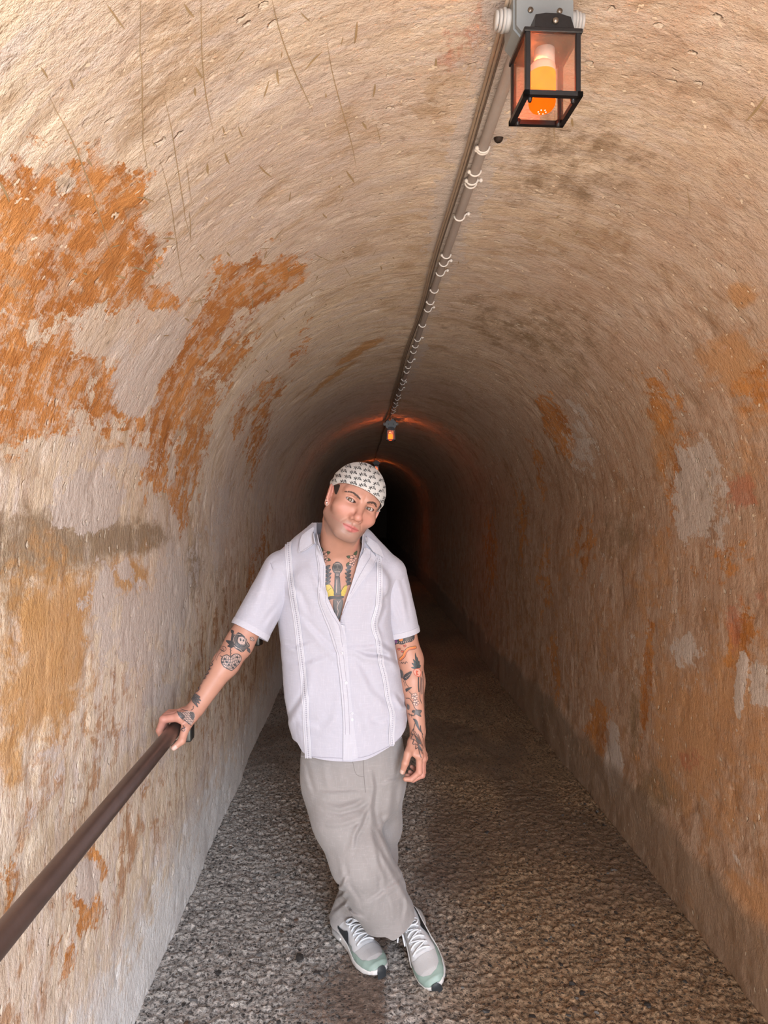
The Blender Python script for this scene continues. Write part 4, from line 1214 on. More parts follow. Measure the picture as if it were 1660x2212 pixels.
def band_sdf(P):
    q_ = to_head(P)
    d = ell(q_, (.001, -.014, .034), (.0815, .1035, .0895))
    d = smin(d, ell(q_, (0, .030, .022), (.066, .068, .066)), .03)
    ang = np.arctan2(q_[:, 0], q_[:, 1])
    fold = .0020 * np.sin(q_[:, 2] * 210 + 2.2 * np.sin(ang * 2.0)) * np.clip((np.abs(ang) - .6) / .7, 0, 1) * np.exp(-((q_[:, 2] - .03) / .03) ** 2)
    return (d - fold) * f32(HS)
bd = lambda lo, hi, h_: axis_points(lo, hi, h_, [])
NV, NQ = surface_nets(band_sdf, bd(HC[0] - .14, HC[0] + .14, .003), bd(HC[1] - .15, HC[1] + .15, .003), bd(HC[2] - .09, HC[2] + .16, .003))
q_ = to_head(NV); ang = np.arctan2(q_[:, 0], q_[:, 1])
gb = q_[:, 2] - (.013 + .026 * np.cos(ang) - .009 * np.sin(ang) + .003 * np.cos(2 * ang))
NV2, NT2 = clip(NV, tris_of(NQ), gb)
band = link('bandana', np_mesh('bandana', *shell_np(NV2, NT2, .0022)), M_BAND, man); sharp_rim(band.data)
band['label'] = 'white bandana with a repeated small black print'
db = Decal(bvh_of(NV2, NT2))
# repeated print: small sprig of strokes, set in slanted rows that follow the head
sprig = [[(-8, 4), (-2, 0), (3, -4)], [(-3, 0), (-7, -2)], [(-1, -1), (-2, -5)], [(0, -1), (4, 2)], [(-3, 1), (-1, 5)], [(3, -4), (7, -5), (10, -2)], [(5, -4), (6, 1)], [(8, -3), (9, 2)], [(10, -2), (12, 2)]]
ca_, sa_ = math.cos(math.radians(8)), math.sin(math.radians(8))
for row in range(-1, 9):
    for colm in range(-2, 8):
        u, v = 700 + colm * 20.5 + (row % 2) * 9, 1000 + row * 11.5
        # rows drop to the right with the tilt of the head
        px, py = u, v + (u - 745) * .22 + ((u - 770) / 60.0) ** 2 * 5 - 6
        if cast(db.b, px, py) is None: continue
        sl = .92 * (1 - .35 * abs((px - 778) / 62.0))
        for st in sprig:
            db.line('print', [(px + (x * ca_ - y * sa_) * sl, py + (x * sa_ + y * ca_) * .9 + x * .10) for x, y in st], 1.9, .0006, True, 3)
db.build('print', 'print', plain('black_print', (.025, .023, .024), .8), band)

# ---- shirt
M_SHIRT = cloth_material('white_linen', (.445, .43, .485), (.515, .50, .55), weave=1100.0, slub=.14)
M_SHIRT2 = cloth_material('white_linen_trim', (.485, .47, .52), (.555, .54, .585), weave=1400.0, slub=.10)
torso_z = []
for py, l, r_, ry in [(1655, 652, 862, .128), (1640, 647, 872, .130), (1570, 628, 883, .134), (1500, 617, 873, .134), (1400, 612, 853, .130), (1325, 600, 842, .132), (1250, 606, 836, .132), (1200, 622, 826, .115), (1160, 650, 800, .085), (1130, 680, 780, .06)]:
    yy = 2.475
    a, b = at(l, py, yy), at(r_, py, yy)
    torso_z.append((a[2], (a[0] + b[0]) / 2, (b[0] - a[0]) / 2, ry))
torso_z = np.array(torso_z, f32)[np.argsort([t_[0] for t_ in torso_z])]
def loft_sdf(P, tab, cy, p=2.4):
    z = P[:, 2]
    cxx, rx, ry = (np.interp(z, tab[:, 0], tab[:, k]).astype(f32) for k in (1, 2, 3))
    q0_ = np.abs((P[:, 0] - cxx) / rx); q1_ = np.abs((P[:, 1] - cy) / ry)
    n = (q0_ ** p + q1_ ** p + 1e-9) ** (1 / p)
    d = (n - 1) * np.minimum(rx, ry)
    return np.maximum(d, np.maximum(z - tab[-1, 0], tab[0, 0] - .02 - z))
SHIRT_FOLDS = [
    ([(668, 1215), (690, 1270), (725, 1340), (742, 1400)], .0045, 9),
    ([(640, 1330), (690, 1385), (735, 1430)], .0035, 10),
    ([(620, 1440), (660, 1440), (710, 1420), (738, 1405)], .0030, 10),
    ([(745, 1402), (790, 1420), (830, 1425), (862, 1440)], .0060, 9),
    ([(745, 1398), (785, 1402), (822, 1396)], .0035, 8),
    ([(750, 1415), (775, 1450), (800, 1500), (845, 1540)], .0040, 12),
    ([(622, 1570), (640, 1540), (665, 1500), (672, 1440)], .0040, 10),
    ([(850, 1500), (868, 1528), (880, 1532)], .0040, 7),
    ([(800, 1380), (840, 1410), (862, 1455)], .0040, 9),
    ([(612, 1400), (640, 1405), (690, 1385)], .0030, 9),
    ([(640, 1560), (690, 1575), (735, 1550)], .0025, 12),
    ([(775, 1560), (820, 1575), (868, 1550)], .0025, 12),
    ([(815, 1260), (822, 1310), (806, 1350), (822, 1385)], .0045, 9),
    ([(600, 1250), (640, 1290), (660, 1340)], .0030, 12),
    ([(690, 1600), (720, 1560), (735, 1500)], .0022, 12),
    ([(800, 1610), (790, 1550), (765, 1490)], .0022, 12),
]
def shirt_sdf(P):
    d = loft_sdf(P, torso_z, 2.475)
    nl, nr = at(688, 1172, 2.48), at(782, 1182, 2.48)
    d = smin(d, cone(P, nl, SHR + V3(.015, .005, .012), .050, .054), .05)
    d = smin(d, cone(P, nr, SHL + V3(-.015, .005, .012), .050, .052), .05)
    d = smin(d, ell(P, at(736, 1290, 2.475), (.165, .132, .17)), .04)
    d = smin(d, torso_sdf(P) - f32(.0125), .012)
    w = fbm(P * np.array([7, 7, 4]), 3, 3) - .5 + .30 * (np.abs(fbm((P + .25 * P[:, [2, 0, 1]]) * np.array([14, 14, 6]), 2, 29) - .5) * 2)
    d = d - (.010 * w).astype(f32) - 1.5 * cloth_folds(P, SHIRT_FOLDS, 2.46).astype(f32)
    return d
sx_ = axis_points(-.36, .22, .0036, []); sy_ = axis_points(2.28, 2.68, .0040, []); sz_ = axis_points(.64, 1.48, .0036, [])
SV, SQ = surface_nets(shirt_sdf, sx_, sy_, sz_)
ST = tris_of(SQ)
px, py = to_px(SV)
hemx = [560, 640, 652, 672, 700, 760, 790, 815, 845, 868, 880, 886, 960]
hemy = [1600, 1612, 1630, 1637, 1640, 1642, 1638, 1628, 1613, 1596, 1582, 1565, 1550]
front = SV[:, 1] < 2.475
xs_front = VX + SV[:, 0] / 2.36 * F
ghem = SV[:, 2] - (EYE - (np.interp(xs_front, hemx, hemy) - VY) * 2.36 / F)
VOPEN = [(684, 1090), (684, 1150), (690, 1176), (697, 1196), (703, 1222), (703, 1262), (706, 1295), (719, 1322), (733, 1349), (741, 1322), (748, 1298), (757, 1272), (766, 1240), (776, 1205), (783, 1184), (785, 1150), (785, 1090)]
gv = np.where(front, -poly_sd(px, py, VOPEN), 50.0)
gneck = np.minimum(np.sqrt(((SV - (NECK1 + V3(0, .012, 0)))[:, :2] ** 2).sum(1)) - .080, 1) + np.where(SV[:, 2] > NECK1[2] - .035, 0, .5)
V1, T1 = clip(SV, ST, ghem)
def re_clip(V, T, fn): return clip(V, T, fn(V))
V1, T1 = re_clip(V1, T1, lambda V: np.where(V[:, 1] < 2.475, -poly_sd(*to_px(V), VOPEN), 50.0))
V1, T1 = re_clip(V1, T1, lambda V: np.sqrt(((V - (NECK1 + V3(0, .012, 0)))[:, :2] ** 2).sum(1)) - .080 + np.where(V[:, 2] > NECK1[2] - .03, 0, .5))
shirt = link('shirt', np_mesh('shirt', *shell_np(V1, T1, .0018)), M_SHIRT, man); sharp_rim(shirt.data)
shirt['label'] = 'white linen short-sleeved shirt, open at the chest'
BVH_SHIRT = bvh_of(V1, T1)
ds = Decal(bvh_of(SV, SQ))               # uncut front, so that edges of openings have a surface too
def sleeve(name, sh, end, r0, r1, cuff_w, seed, folds, dirn, arm):
    sh = np.asarray(sh, float); end = np.asarray(end, float)
    ax_ = end - sh; L = np.linalg.norm(ax_); ax_ = ax_ / L
    ext = end + ax_ * .05
    def f(P):
        d = cone(P, sh, ext, r0, r1 + (r1 - r0) * .05 / L)
        d = smin(d, np.maximum(arm_sdf(P, *arm) - f32(.007), -((sh - ax_ * .03 - P) @ ax_ * -1)), .012)
        w = fbm(P * np.array([9, 9, 6]), 3, seed) - .5
        return d - (.012 * w).astype(f32) - cloth_folds(P, folds, float(max(sh[1], end[1]))).astype(f32)
    lo = np.minimum(sh, ext) - .09; hi = np.maximum(sh, ext) + .09
    V, Q = surface_nets(f, bd(lo[0], hi[0], .0036), bd(lo[1], hi[1], .0036), bd(lo[2], hi[2], .0036))
    T = tris_of(Q)
    pn = ax_ if dirn is None else np.asarray(dirn, float) / np.linalg.norm(dirn)
    V2, T2 = clip(V, T, ((end - V) @ pn).astype(f32))
    o = link(name, np_mesh(name, *shell_np(V2, T2, .0018)), M_SHIRT, shirt); sharp_rim(o.data)
    # turned hem: the last centimetres, a little proud
    V3_, T3 = clip(V2, T2, ((V2 - end) @ pn + cuff_w).astype(f32))
    q = V3_ - sh; al = q @ ax_; rad = q - al[:, None] * ax_; rad /= np.linalg.norm(rad, axis=1, keepdims=True) + 1e-9
    c = link('cuff', np_mesh('cuff', *shell_np(V3_ + rad * .0018, T3, .0018)), M_SHIRT2, shirt); sharp_rim(c.data)
    return V2, T2
sleeve('sleeve', at(616, 1228, 2.465), at(540, 1366, 2.40), .066, .0655, .020, 31,
       [([(585, 1200), (565, 1270), (545, 1330)], .004, 9), ([(600, 1290), (575, 1320), (555, 1350)], .0045, 9), ([(598, 1320), (580, 1345), (570, 1365)], .003, 7)], None, ARMS[0])
sleeve('sleeve', at(836, 1236, 2.475), at(869, 1372, 2.495), .062, .0545, .019, 32,
       [([(850, 1230), (868, 1290), (878, 1350)], .004, 8), ([(838, 1290), (855, 1330), (868, 1360)], .0035, 8)], np.array([.25, 0, -1.0]), ARMS[1])

# collar: band standing round the neck and two flaps
def strip_solid(name, A, B, m, parent, th=.0022):
    """ribbon between two point lists"""
    n = len(A)
    T = np.concatenate([[(i, i + 1, n + i + 1), (i, n + i + 1, n + i)] for i in range(n - 1)])
    o = link(name, np_mesh(name, *shell_np(np.array(list(A) + list(B)), T, th)), m, parent)
    return o
nc = NECK1 + np.array([0, .012, 0])
def ring(rad, dz, a0, a1, n=26, ryk=1.0):
    return [nc + np.array([rad * math.sin(a), rad * ryk * math.cos(a), dz(a)]) for a in np.linspace(a0, a1, n)]
zt_ = lambda a: .050 + .012 * math.cos(a) - .030 * max(0, (abs(a) - 1.2)) - .010 * math.sin(a)
zb_ = lambda a: .000 - .030 * max(0, (abs(a) - 1.2)) - .010 * math.sin(a)
strip_solid('collar_stand', ring(.083, zt_, -2.0, 2.0), ring(.087, zb_, -2.0, 2.0), M_SHIRT2, shirt)
strip_solid('collar_fall', ring(.085, zt_, -1.95, 1.9), ring(.103, lambda a: zt_(a) - .052, -1.95, 1.9), M_SHIRT2, shirt)
ds.fill('flap', [(681, 1142), (668, 1151), (656, 1161), (650, 1178), (648, 1197), (662, 1192), (680, 1179), (688, 1172), (684, 1150)], .0100, 2.0, False)
ds.build('collar_flap', 'flap', M_SHIRT2, shirt, None, .0025)
ds.fill('flap', [(784, 1158), (796, 1166), (812, 1178), (820, 1190), (826, 1207), (813, 1200), (803, 1194), (796, 1184), (787, 1174)], .0090, 2.0, False)
ds.build('collar_flap', 'flap', M_SHIRT2, shirt, None, .0025)
# turned-back facing along the right edge of the opening
ds.fill('facing', [(783, 1182), (797, 1190), (812, 1208), (808, 1222), (800, 1232), (785, 1250), (768, 1272), (752, 1296), (742, 1322), (735, 1346), (741, 1318), (750, 1290), (759, 1264), (768, 1236), (777, 1204)], .0080, 2.0, False)
ds.build('facing', 'facing', M_SHIRT2, shirt, None, .0022)
ds.line('fold', [(811, 1210), (805, 1226), (786, 1250), (768, 1273), (752, 1297)], 2.6, .0105)
ds.build('facing_edge', 'fold', M_SHIRT2, shirt, None, .0015)
# placket down the front
PL = [(689, 1174), (697, 1196), (704, 1222), (704, 1262), (707, 1294), (720, 1322), (735, 1350), (744, 1398), (749, 1440), (755, 1500), (759, 1560), (761, 1641), (742, 1641), (742, 1560), (738, 1500), (733, 1450), (725, 1400), (713, 1362), (700, 1330), (690, 1300), (688, 1262), (689, 1225), (684, 1196)]
ds.fill('placket', PL, .0040, 2.0, False); ds.build('placket', 'placket', M_SHIRT2, shirt, None, .0026)
ds.fill('under', [(735, 1348), (746, 1350), (748, 1380), (752, 1420), (758, 1500), (764, 1560), (774, 1636), (760, 1641), (755, 1560), (748, 1480), (742, 1400)], .0022, 2.0, False)
ds.build('under_placket', 'under', M_SHIRT2, shirt, None, .0012)
M_SEAM = plain('stitch_shadow_thread', (.30, .285, .33), .9)
M_THREAD = plain('white_thread', (.60, .585, .63), .7)
ds.line('stitch_crease_shade', [(687, 1200), (692, 1225), (691, 1262), (694, 1300), (704, 1328), (717, 1360), (729, 1400), (737, 1450), (742, 1500), (746, 1560), (746, 1640)], 1.1, .0068)
ds.line('stitch_crease_shade', [(700, 1222), (700, 1262), (703, 1295), (716, 1324), (731, 1352), (740, 1398), (745, 1440), (751, 1500), (755, 1560), (757, 1640)], 1.0, .0068)
ds.line('stitch_crease_shade', [(651, 1633), (672, 1634), (700, 1636), (740, 1638)], 1.0, .0012); ds.line('stitch_crease_shade', [(764, 1638), (790, 1634), (815, 1624), (845, 1609), (868, 1592)], 1.0, .0012)
ds.line('stitch_crease_shade', [(812, 1209), (807, 1224), (787, 1249), (769, 1272), (753, 1296), (742, 1322), (736, 1345)], 1.6, .0112); ds.line('stitch_crease_shade', [(798, 1192), (797, 1206), (786, 1228), (770, 1256), (757, 1282)], 1.1, .0112)  # dark lines painting the crease shade that sets off the facing
ds.line('stitch_crease_shade', [(580, 1205), (592, 1235), (597, 1270), (597, 1310)], 1.2, .0016); ds.line('stitch_crease_shade', [(653, 1157), (651, 1193), (664, 1188), (684, 1174)], 1.0, .0128)
# ladder-stitch bands down both fronts
for k, (cl, w) in enumerate([([(625, 1172), (624, 1192), (628, 1240), (635, 1290), (643, 1340), (650, 1400), (656, 1450), (660, 1500), (663, 1560), (668, 1637)], 6.0),
                ([(815, 1192), (819, 1222), (820, 1262), (817, 1310), (808, 1348), (817, 1385), (823, 1430), (832, 1470), (838, 1510), (847, 1545), (845, 1580), (846, 1611)], 5.0)]):
    P = smooth_path([(*p, 0) for p in cl], 8)
    L_ = [(p[0] - w, p[1]) for p in P]; R_ = [(p[0] + w, p[1]) for p in P]
    ds.fill('band', L_ + R_[::-1], .0020, 2.0, False)
    o = ds.build('ladder_band', 'band', M_SHIRT2, shirt, None, .0010)
    for e in (-w, -w * .3, w * .55, w):
        ds.line('cord', [(p[0] + e, p[1]) for p in P[::3]], 1.7, .0036)
    ds.build('cord', 'cord', M_THREAD, o, None, .0010)
    d_acc = 0
    Pd = [P[0]]
    for a, b in zip(P[:-1], P[1:]):
        n_ = max(1, int(np.hypot(*(b - a)[:2]) / 1.0))
        for t in np.linspace(0, 1, n_ + 1)[1:]: Pd.append(a + (b - a) * t)
    for i in range(2, len(Pd), 4):
        p = Pd[i]; ds.line('rung', [(p[0] - w * .25, p[1]), (p[0] + w * .5, p[1])], 1.3, .0034)
    o2 = ds.build('ladder_stitch', 'rung', M_SEAM, o)
    if o2: tag(o2, kind='stuff')
ds.build('stitching_crease_shade', 'stitch_crease_shade', M_SEAM, shirt)
M_BUTTON = plain('white_shell_button', (.62, .60, .64), .25, 0, .06, 80)
M_DARKTH = plain('button_hole', (.30, .29, .33), .8)
for (bx_, by_, of, rr) in ((738, 1352, .0045, .0052), (740, 1409, .0075, .0056), (748, 1474, .0075, .0058), (761, 1540, .0045, .0045), (761, 1554, .0045, .0055)):
    h_ = near(ds.b, bx_, by_, of)
    if not h_: continue
    bm = bmesh.new()
    M = Matrix.Translation(h_[0]) @ h_[1].to_track_quat('Z', 'Y').to_matrix().to_4x4()
    bmesh.ops.create_cone(bm, cap_ends=True, segments=20, radius1=rr, radius2=rr * .9, depth=.002, matrix=M)
    o = link('button', bm_mesh('button', bm, .0004, 1), M_BUTTON, shirt)
    tube('button_rim', [M @ Vector((rr * .8 * math.cos(a), rr * .8 * math.sin(a), .0011)) for a in np.linspace(0, 2 * math.pi, 17)[:-1]], .0006, M_BUTTON, o, 6, closed=True)
    for qx in (-1, 1):
        for qy in (-1, 1):
            bm = bmesh.new(); bmesh.ops.create_cone(bm, cap_ends=True, segments=8, radius1=.0007, radius2=.0007, depth=.0006, matrix=M @ Matrix.Translation((qx * .0012, qy * .0012, .0011)))
            link('button_hole', bm_mesh('button_hole', bm), M_DARKTH, o)

# ---- trousers
M_TROUS = cloth_material('grey_beige_cotton', (.285, .26, .25), (.35, .32, .31), weave=1000.0, slub=.18)
HEM_F = [at(775, 1972, 2.44), at(846, 2004, 2.40), at(908, 1978, 2.45)]
TR_FOLDS = [
    ([(792, 1722), (770, 1738), (735, 1748), (705, 1742)], .0070, 8), ([(793, 1740), (780, 1775), (765, 1805), (760, 1840)], .0075, 7),
    ([(790, 1755), (770, 1770), (735, 1782), (700, 1780)], .0050, 8), ([(796, 1775), (808, 1830), (815, 1870), (820, 1890)], .0050, 8), ([(805, 1800), (825, 1850), (845, 1885), (850, 1900)], .0045, 7),
    ([(688, 1712), (720, 1716), (760, 1712), (788, 1714)], .0035, 7), ([(735, 1860), (745, 1910), (775, 1955)], .0035, 8), ([(850, 1890), (870, 1930), (890, 1965)], .0050, 8), ([(790, 1960), (810, 1945), (850, 1915), (868, 1905)], .0040, 8),
    ([(830, 1940), (830, 1900), (822, 1865)], .0035, 8), ([(850, 1990), (846, 1960), (838, 1930)], .0040, 8), ([(875, 1990), (880, 1960), (882, 1930)], .0040, 8), ([(800, 1988), (812, 1965), (818, 1940)], .0030, 8),
    ([(725, 1925), (740, 1915), (752, 1890)], .0060, 6), ([(720, 1975), (745, 1955), (752, 1945)], .0070, 6), ([(735, 1950), (760, 1975), (785, 1985)], .0055, 7), ([(722, 1945), (740, 1935), (750, 1925)], .0050, 5),
    ([(800, 1660), (806, 1700), (800, 1745), (805, 1790)], .0070, 8), ([(850, 1665), (845, 1720), (835, 1780)], .0040, 10), ([(825, 1700), (840, 1690), (865, 1685)], .0035, 7),
    ([(655, 1650), (660, 1680), (672, 1720)], .0030, 8), ([(815, 1790), (835, 1770), (858, 1760)], .0030, 9), ([(700, 1655), (705, 1680), (712, 1700)], .0025, 8), ([(735, 1655), (738, 1680), (742, 1700)], .0025, 8)]
def legf(P):
    d = cone(P, at(722, 1690, 2.475), at(740, 1765, 2.425), .104, .099)
    d = smin(d, cone(P, at(740, 1765, 2.425), at(777, 1855, 2.375), .099, .0950), .03)
    d = smin(d, cone(P, at(777, 1855, 2.375), at(810, 1920, 2.405), .0945, .0960), .03)
    return smin(d, cone(P, at(810, 1920, 2.405), at(872, 2044, 2.45), .0960, .090), .03)
def legr(P):
    d = cone(P, at(822, 1690, 2.540), at(817, 1780, 2.590), .090, .080)
    d = smin(d, cone(P, at(817, 1780, 2.590), at(811, 1850, 2.605), .080, .074), .03)
    return smin(d, cone(P, at(811, 1850, 2.605), at(742, 2040, 2.575), .076, .080), .03)
def trousers_sdf(P):
    hip = ell(P, at(762, 1640, 2.495), (.180, .126, .300))
    hip = np.maximum(hip, at(0, 1745, 2.495)[2] - P[:, 2])
    d = smin(smin(hip, legf(P), .05), smin(hip, legr(P), .05), .006)
    w = fbm(P * np.array([8, 8, 6]), 3, 15) - .5 + .35 * (np.abs(fbm((P + .3 * P[:, [2, 0, 1]]) * np.array([16, 16, 7]), 2, 19) - .5) * 2)
    return d - (.012 * w).astype(f32) - 1.35 * cloth_folds(P, TR_FOLDS, 2.58).astype(f32)
TV, TQ = surface_nets(trousers_sdf, axis_points(-.26, .30, .0040, []), axis_points(2.24, 2.74, .0045, []), axis_points(-.04, .80, .0040, []))
# hems: cut each leg square to its own axis; the waist ends under the shirt
lf = legf(TV); lr = legr(TV); is_f = lf < lr
nF = (at(852, 1998, 2.46) - at(810, 1920, 2.405)); nF /= np.linalg.norm(nF); nF = nF + np.array([-.22, .0, 0]); nF /= np.linalg.norm(nF)
nR = np.array([-.10, .05, -1.0]); nR /= np.linalg.norm(nR)
def hem_g(V):
    a = legf(V.astype(f32)) < legr(V.astype(f32))
    px, py = to_px(V)
    wob = .004 * np.sin(V[:, 0] * 60) + .003 * np.sin(V[:, 1] * 80)
    gF = (at(850, 1984, 2.40) - V) @ nF + wob + .014 * np.exp(-((px - 850) / 12.0) ** 2); gR = (at(757, 2000, 2.55) - V) @ nR + wob
    return np.where(V[:, 2] > .40, 1.0, np.where(a, gF, gR)).astype(f32)
# split by leg first so that each cut is clean
W1, U1 = clip(TV, tris_of(TQ), hem_g(TV))
W1, U1 = clip(W1, U1, (.76 - W1[:, 2]).astype(f32))
trousers = link('trousers', np_mesh('trousers', *shell_np(W1, U1, .0012)), M_TROUS, man); sharp_rim(trousers.data)
trousers['label'] = 'loose light grey trousers'
dt = Decal(bvh_of(W1, U1))
M_TSEAM = plain('trouser_seam', (.19, .17, .16), .9)
dt.line('seam', [(785, 1640), (787, 1680), (790, 1712)], 1.6, .0012)
dt.line('seam', [(762, 1645), (770, 1672), (786, 1678)], 1.2, .0010)
dt.build('seam', 'seam', M_TSEAM, trousers)

# ---- shoes: lofted in their own frame (x across, y from heel to toe, z up)
M_WHITE = plain('white_leather', (.60, .60, .61), .5, 0, .05, 40, bump=.1)
M_MESH = plain('pale_grey_mesh', (.47, .46, .46), .75, 0, .12, 700, bump=.5)
M_MID = plain('white_foam_sole', (.63, .61, .595), .5, 0, .05, 40)
M_SAGE = plain('sage_green_rubber', (.25, .335, .295), .5, 0, .07, 60)
M_BLK = plain('black_rubber', (.022, .026, .030), .5, 0, .2, 200)
M_AIR = plain('clear_grey_air_cushion', (.45, .44, .43), .15, .3, .1, 50)
M_LACE = plain('white_lace', (.64, .65, .67), .8, 0, .06, 900, bump=.4)
M_LINE = plain('grey_panel_seam', (.28, .29, .30), .8)
SL = .292
def shoe_w(y):     # half width
    return np.interp(y, [0, .012, .04, .09, .14, .19, .22, .25, .272, .285, .292], [.018, .029, .036, .037, .040, .0485, .049, .044, .034, .021, .006])
def shoe_mid(y):   # centre line bends slightly inward
    return np.interp(y, [0, .14, .22, .292], [0, .0, .004, .006])
def sole_t(y): return np.interp(y, [0, .05, .12, .2, .27, .292], [.034, .035, .028, .023, .024, .030])
def sole_b(y): return np.interp(y, [0, .02, .06, .2, .25, .292], [.008, .002, 0, 0, .003, .014])
def upper_h(y):    # height above the sole
    return np.interp(y, [0, .015, .05, .08, .11, .15, .19, .22, .25, .275, .288], [.042, .045, .043, .044, .052, .048, .038, .031, .027, .019, .004])
def upper_pt(y, t, off=0.0):
    """t from 0 (outer sole edge) to 1 (inner sole edge) over the top"""
    a = math.pi * t
    w = float(shoe_w(y)) * .955 + off; hh = float(upper_h(y)) + off
    c = math.cos(a); s = max(0.0, math.sin(a))
    x = -w * math.copysign(abs(c) ** .72, c); z = hh * abs(s) ** .80
    narrow = 1 - .36 * (abs(s) ** 2.2) * float(np.interp(y, [0, .12, .2, .29], [1, 1, .55, .3]))
    return Vector((float(shoe_mid(y)) + x * narrow, y, float(sole_t(y)) - .003 + z))
def grid_mesh(name, fn, us, vs, m, parent, closed_v=False):
    V = [fn(u, v) for u in us for v in vs]; nv = len(vs)
    Fc = []
    for i in range(len(us) - 1):
        for j in range(nv if closed_v else nv - 1):
            j2 = (j + 1) % nv
            Fc.append((i * nv + j, i * nv + j2, (i + 1) * nv + j2, (i + 1) * nv + j))
    return link(name, list_mesh(name, V, Fc), m, parent)
def patch(name, poly, m, parent, off, step=.045):
    """panel on the upper, outline given in (y metres, t)"""
    poly = np.array(poly); pp = np.stack([poly[:, 0] / SL, poly[:, 1]], 1)
    n = 44
    g = np.linspace(0, 1, n + 1)
    y0, y1 = pp[:, 0].min(), pp[:, 0].max(); t0, t1 = pp[:, 1].min(), pp[:, 1].max()
    Y, T = np.meshgrid(y0 + (y1 - y0) * g, t0 + (t1 - t0) * g, indexing='ij')
    a = (np.arange(n)[:, None] * (n + 1) + np.arange(n)[None]).ravel()
    Tr = np.concatenate([np.stack([a, a + n + 1, a + n + 2], 1), np.stack([a, a + n + 2, a + 1], 1)])
    P = np.stack([Y.ravel(), T.ravel(), 0 * Y.ravel()], 1).astype(f32)
    V, Tr = clip(P, Tr, poly_sd(P[:, 0], P[:, 1], pp).astype(f32))
    if len(Tr) == 0: return None
    return link(name, list_mesh(name, [upper_pt(float(v[0]) * SL, float(v[1]), off) for v in V], Tr), m, parent)
def make_shoe(side, lace_loose):
    """side +1: the outer face (with the dark swoosh) is on +x, -1: on -x"""
    r = bpy.data.objects.new('shoe', None); col.objects.link(r); r.empty_display_size = .02
    bpy.context.view_layer.update()
    yy = np.concatenate([np.linspace(0, .03, 8), np.linspace(.04, .26, 23), np.linspace(.266, SL, 10)])
    # sole: rounded wall
    def sole(u, v):
        w = float(shoe_w(u)); zb, zt = float(sole_b(u)), float(sole_t(u))
        prof = [(-.86, 0), (-.98, .12), (-1.06, .35), (-1.04, .75), (-1.0, 1.0), (-.8, 1.02), (.8, 1.02), (1.0, 1.0), (1.04, .75), (1.06, .35), (.98, .12), (.86, 0)]
        x, z = prof[v]
        return Vector((float(shoe_mid(u)) + x * w, u + (.004 if u > .28 else -.004 if u < .01 else 0) * (1 - abs(z - .5)), zb + (zt - zb) * z))
    so = grid_mesh('sole', sole, yy, range(12), M_MID, r, True)
    def up(u, v): return upper_pt(u, v)
    grid_mesh('upper', up, np.concatenate([np.linspace(.002, .27, 42), np.linspace(.274, .289, 8)]), np.linspace(0, 1, 33), M_WHITE, r)
    T = (lambda t: t) if side < 0 else (lambda t: 1 - t)          # T(0) is the outer side
    patch('toe_box', [(.196, T(.16)), (.204, T(.30)), (.203, T(.5)), (.204, T(.70)), (.196, T(.84)), (.235, T(.86)), (.262, T(.80)), (.272, T(.5)), (.262, T(.20)), (.235, T(.14))], M_MESH, r, .0012)
    patch('toe_guard', [(.165, T(.0)), (.178, T(.10)), (.205, T(.17)), (.240, T(.20)), (.258, T(.32)), (.266, T(.5)), (.258, T(.68)), (.240, T(.80)), (.205, T(.86)), (.190, T(.95)), (.185, T(1.0)), (.288, T(1.0)), (.288, T(0))], M_SAGE, r, .0020)
    patch('heel_panel', [(.004, T(0)), (.004, T(1)), (.055, T(1)), (.040, T(.8)), (.030, T(.62)), (.030, T(.38)), (.040, T(.2)), (.055, T(0))], M_MESH, r, .0014)
    patch('side_panel', [(.085, T(0)), (.165, T(0)), (.178, T(.10)), (.168, T(.14)), (.140, T(.06)), (.11, T(.05))], plain('grey_green_panel', (.24, .27, .26), .6), r, .0014)
    # the dark swoosh on the outer side
    patch('swoosh', [(.150, T(.045)), (.138, T(.155)), (.128, T(.215)), (.118, T(.235)), (.114, T(.20)), (.100, T(.16)), (.070, T(.135)), (.020, T(.165)), (.060, T(.085)), (.100, T(.055)), (.130, T(.04))], M_BLK, r, .0030)
    # eyestay panels, laces and tongue
    for s in (0, 1):
        q = (lambda t: t) if s == 0 else (lambda t: 1 - t)
        patch('eyestay', [(.095, q(.28)), (.13, q(.27)), (.165, q(.26)), (.196, q(.30)), (.204, q(.40)), (.196, q(.43)), (.150, q(.40)), (.100, q(.385))], M_WHITE, r, .0030)
        for k in range(5):
            p = upper_pt(.108 + k * .0205, q(.335), .0036)
            bm = bmesh.new(); bmesh.ops.create_uvsphere(bm, u_segments=8, v_segments=6, radius=.0016, matrix=Matrix.Translation(p))
            link('eyelet', bm_mesh('eyelet', bm), M_LINE, r)
    tg = grid_mesh('tongue', lambda u, v: upper_pt(u, v, .0035) + Vector((0, -.02 * max(0, (.11 - u) / .05), .004 * max(0, (.115 - u) / .05))), np.linspace(.070, .195, 16), np.linspace(.40, .60, 9), M_MESH, r)
    for k in range(6):
        y = .104 + k * .018
        la = tube('lace', [upper_pt(y + .004 * math.sin(t * 9), t, .0068 + .0015 * math.sin((t - .3) / .4 * math.pi)) for t in np.linspace(.31, .69, 11)], .0029, M_LACE, r, 8)
        if k < 5:
            sgn = 1 if k % 2 else -1
            tube('lace', [upper_pt(y + .018 * u, .5 + sgn * (.15 - .30 * u), .0078) for u in np.linspace(0, 1, 9)], .0026, M_LACE, r, 8)
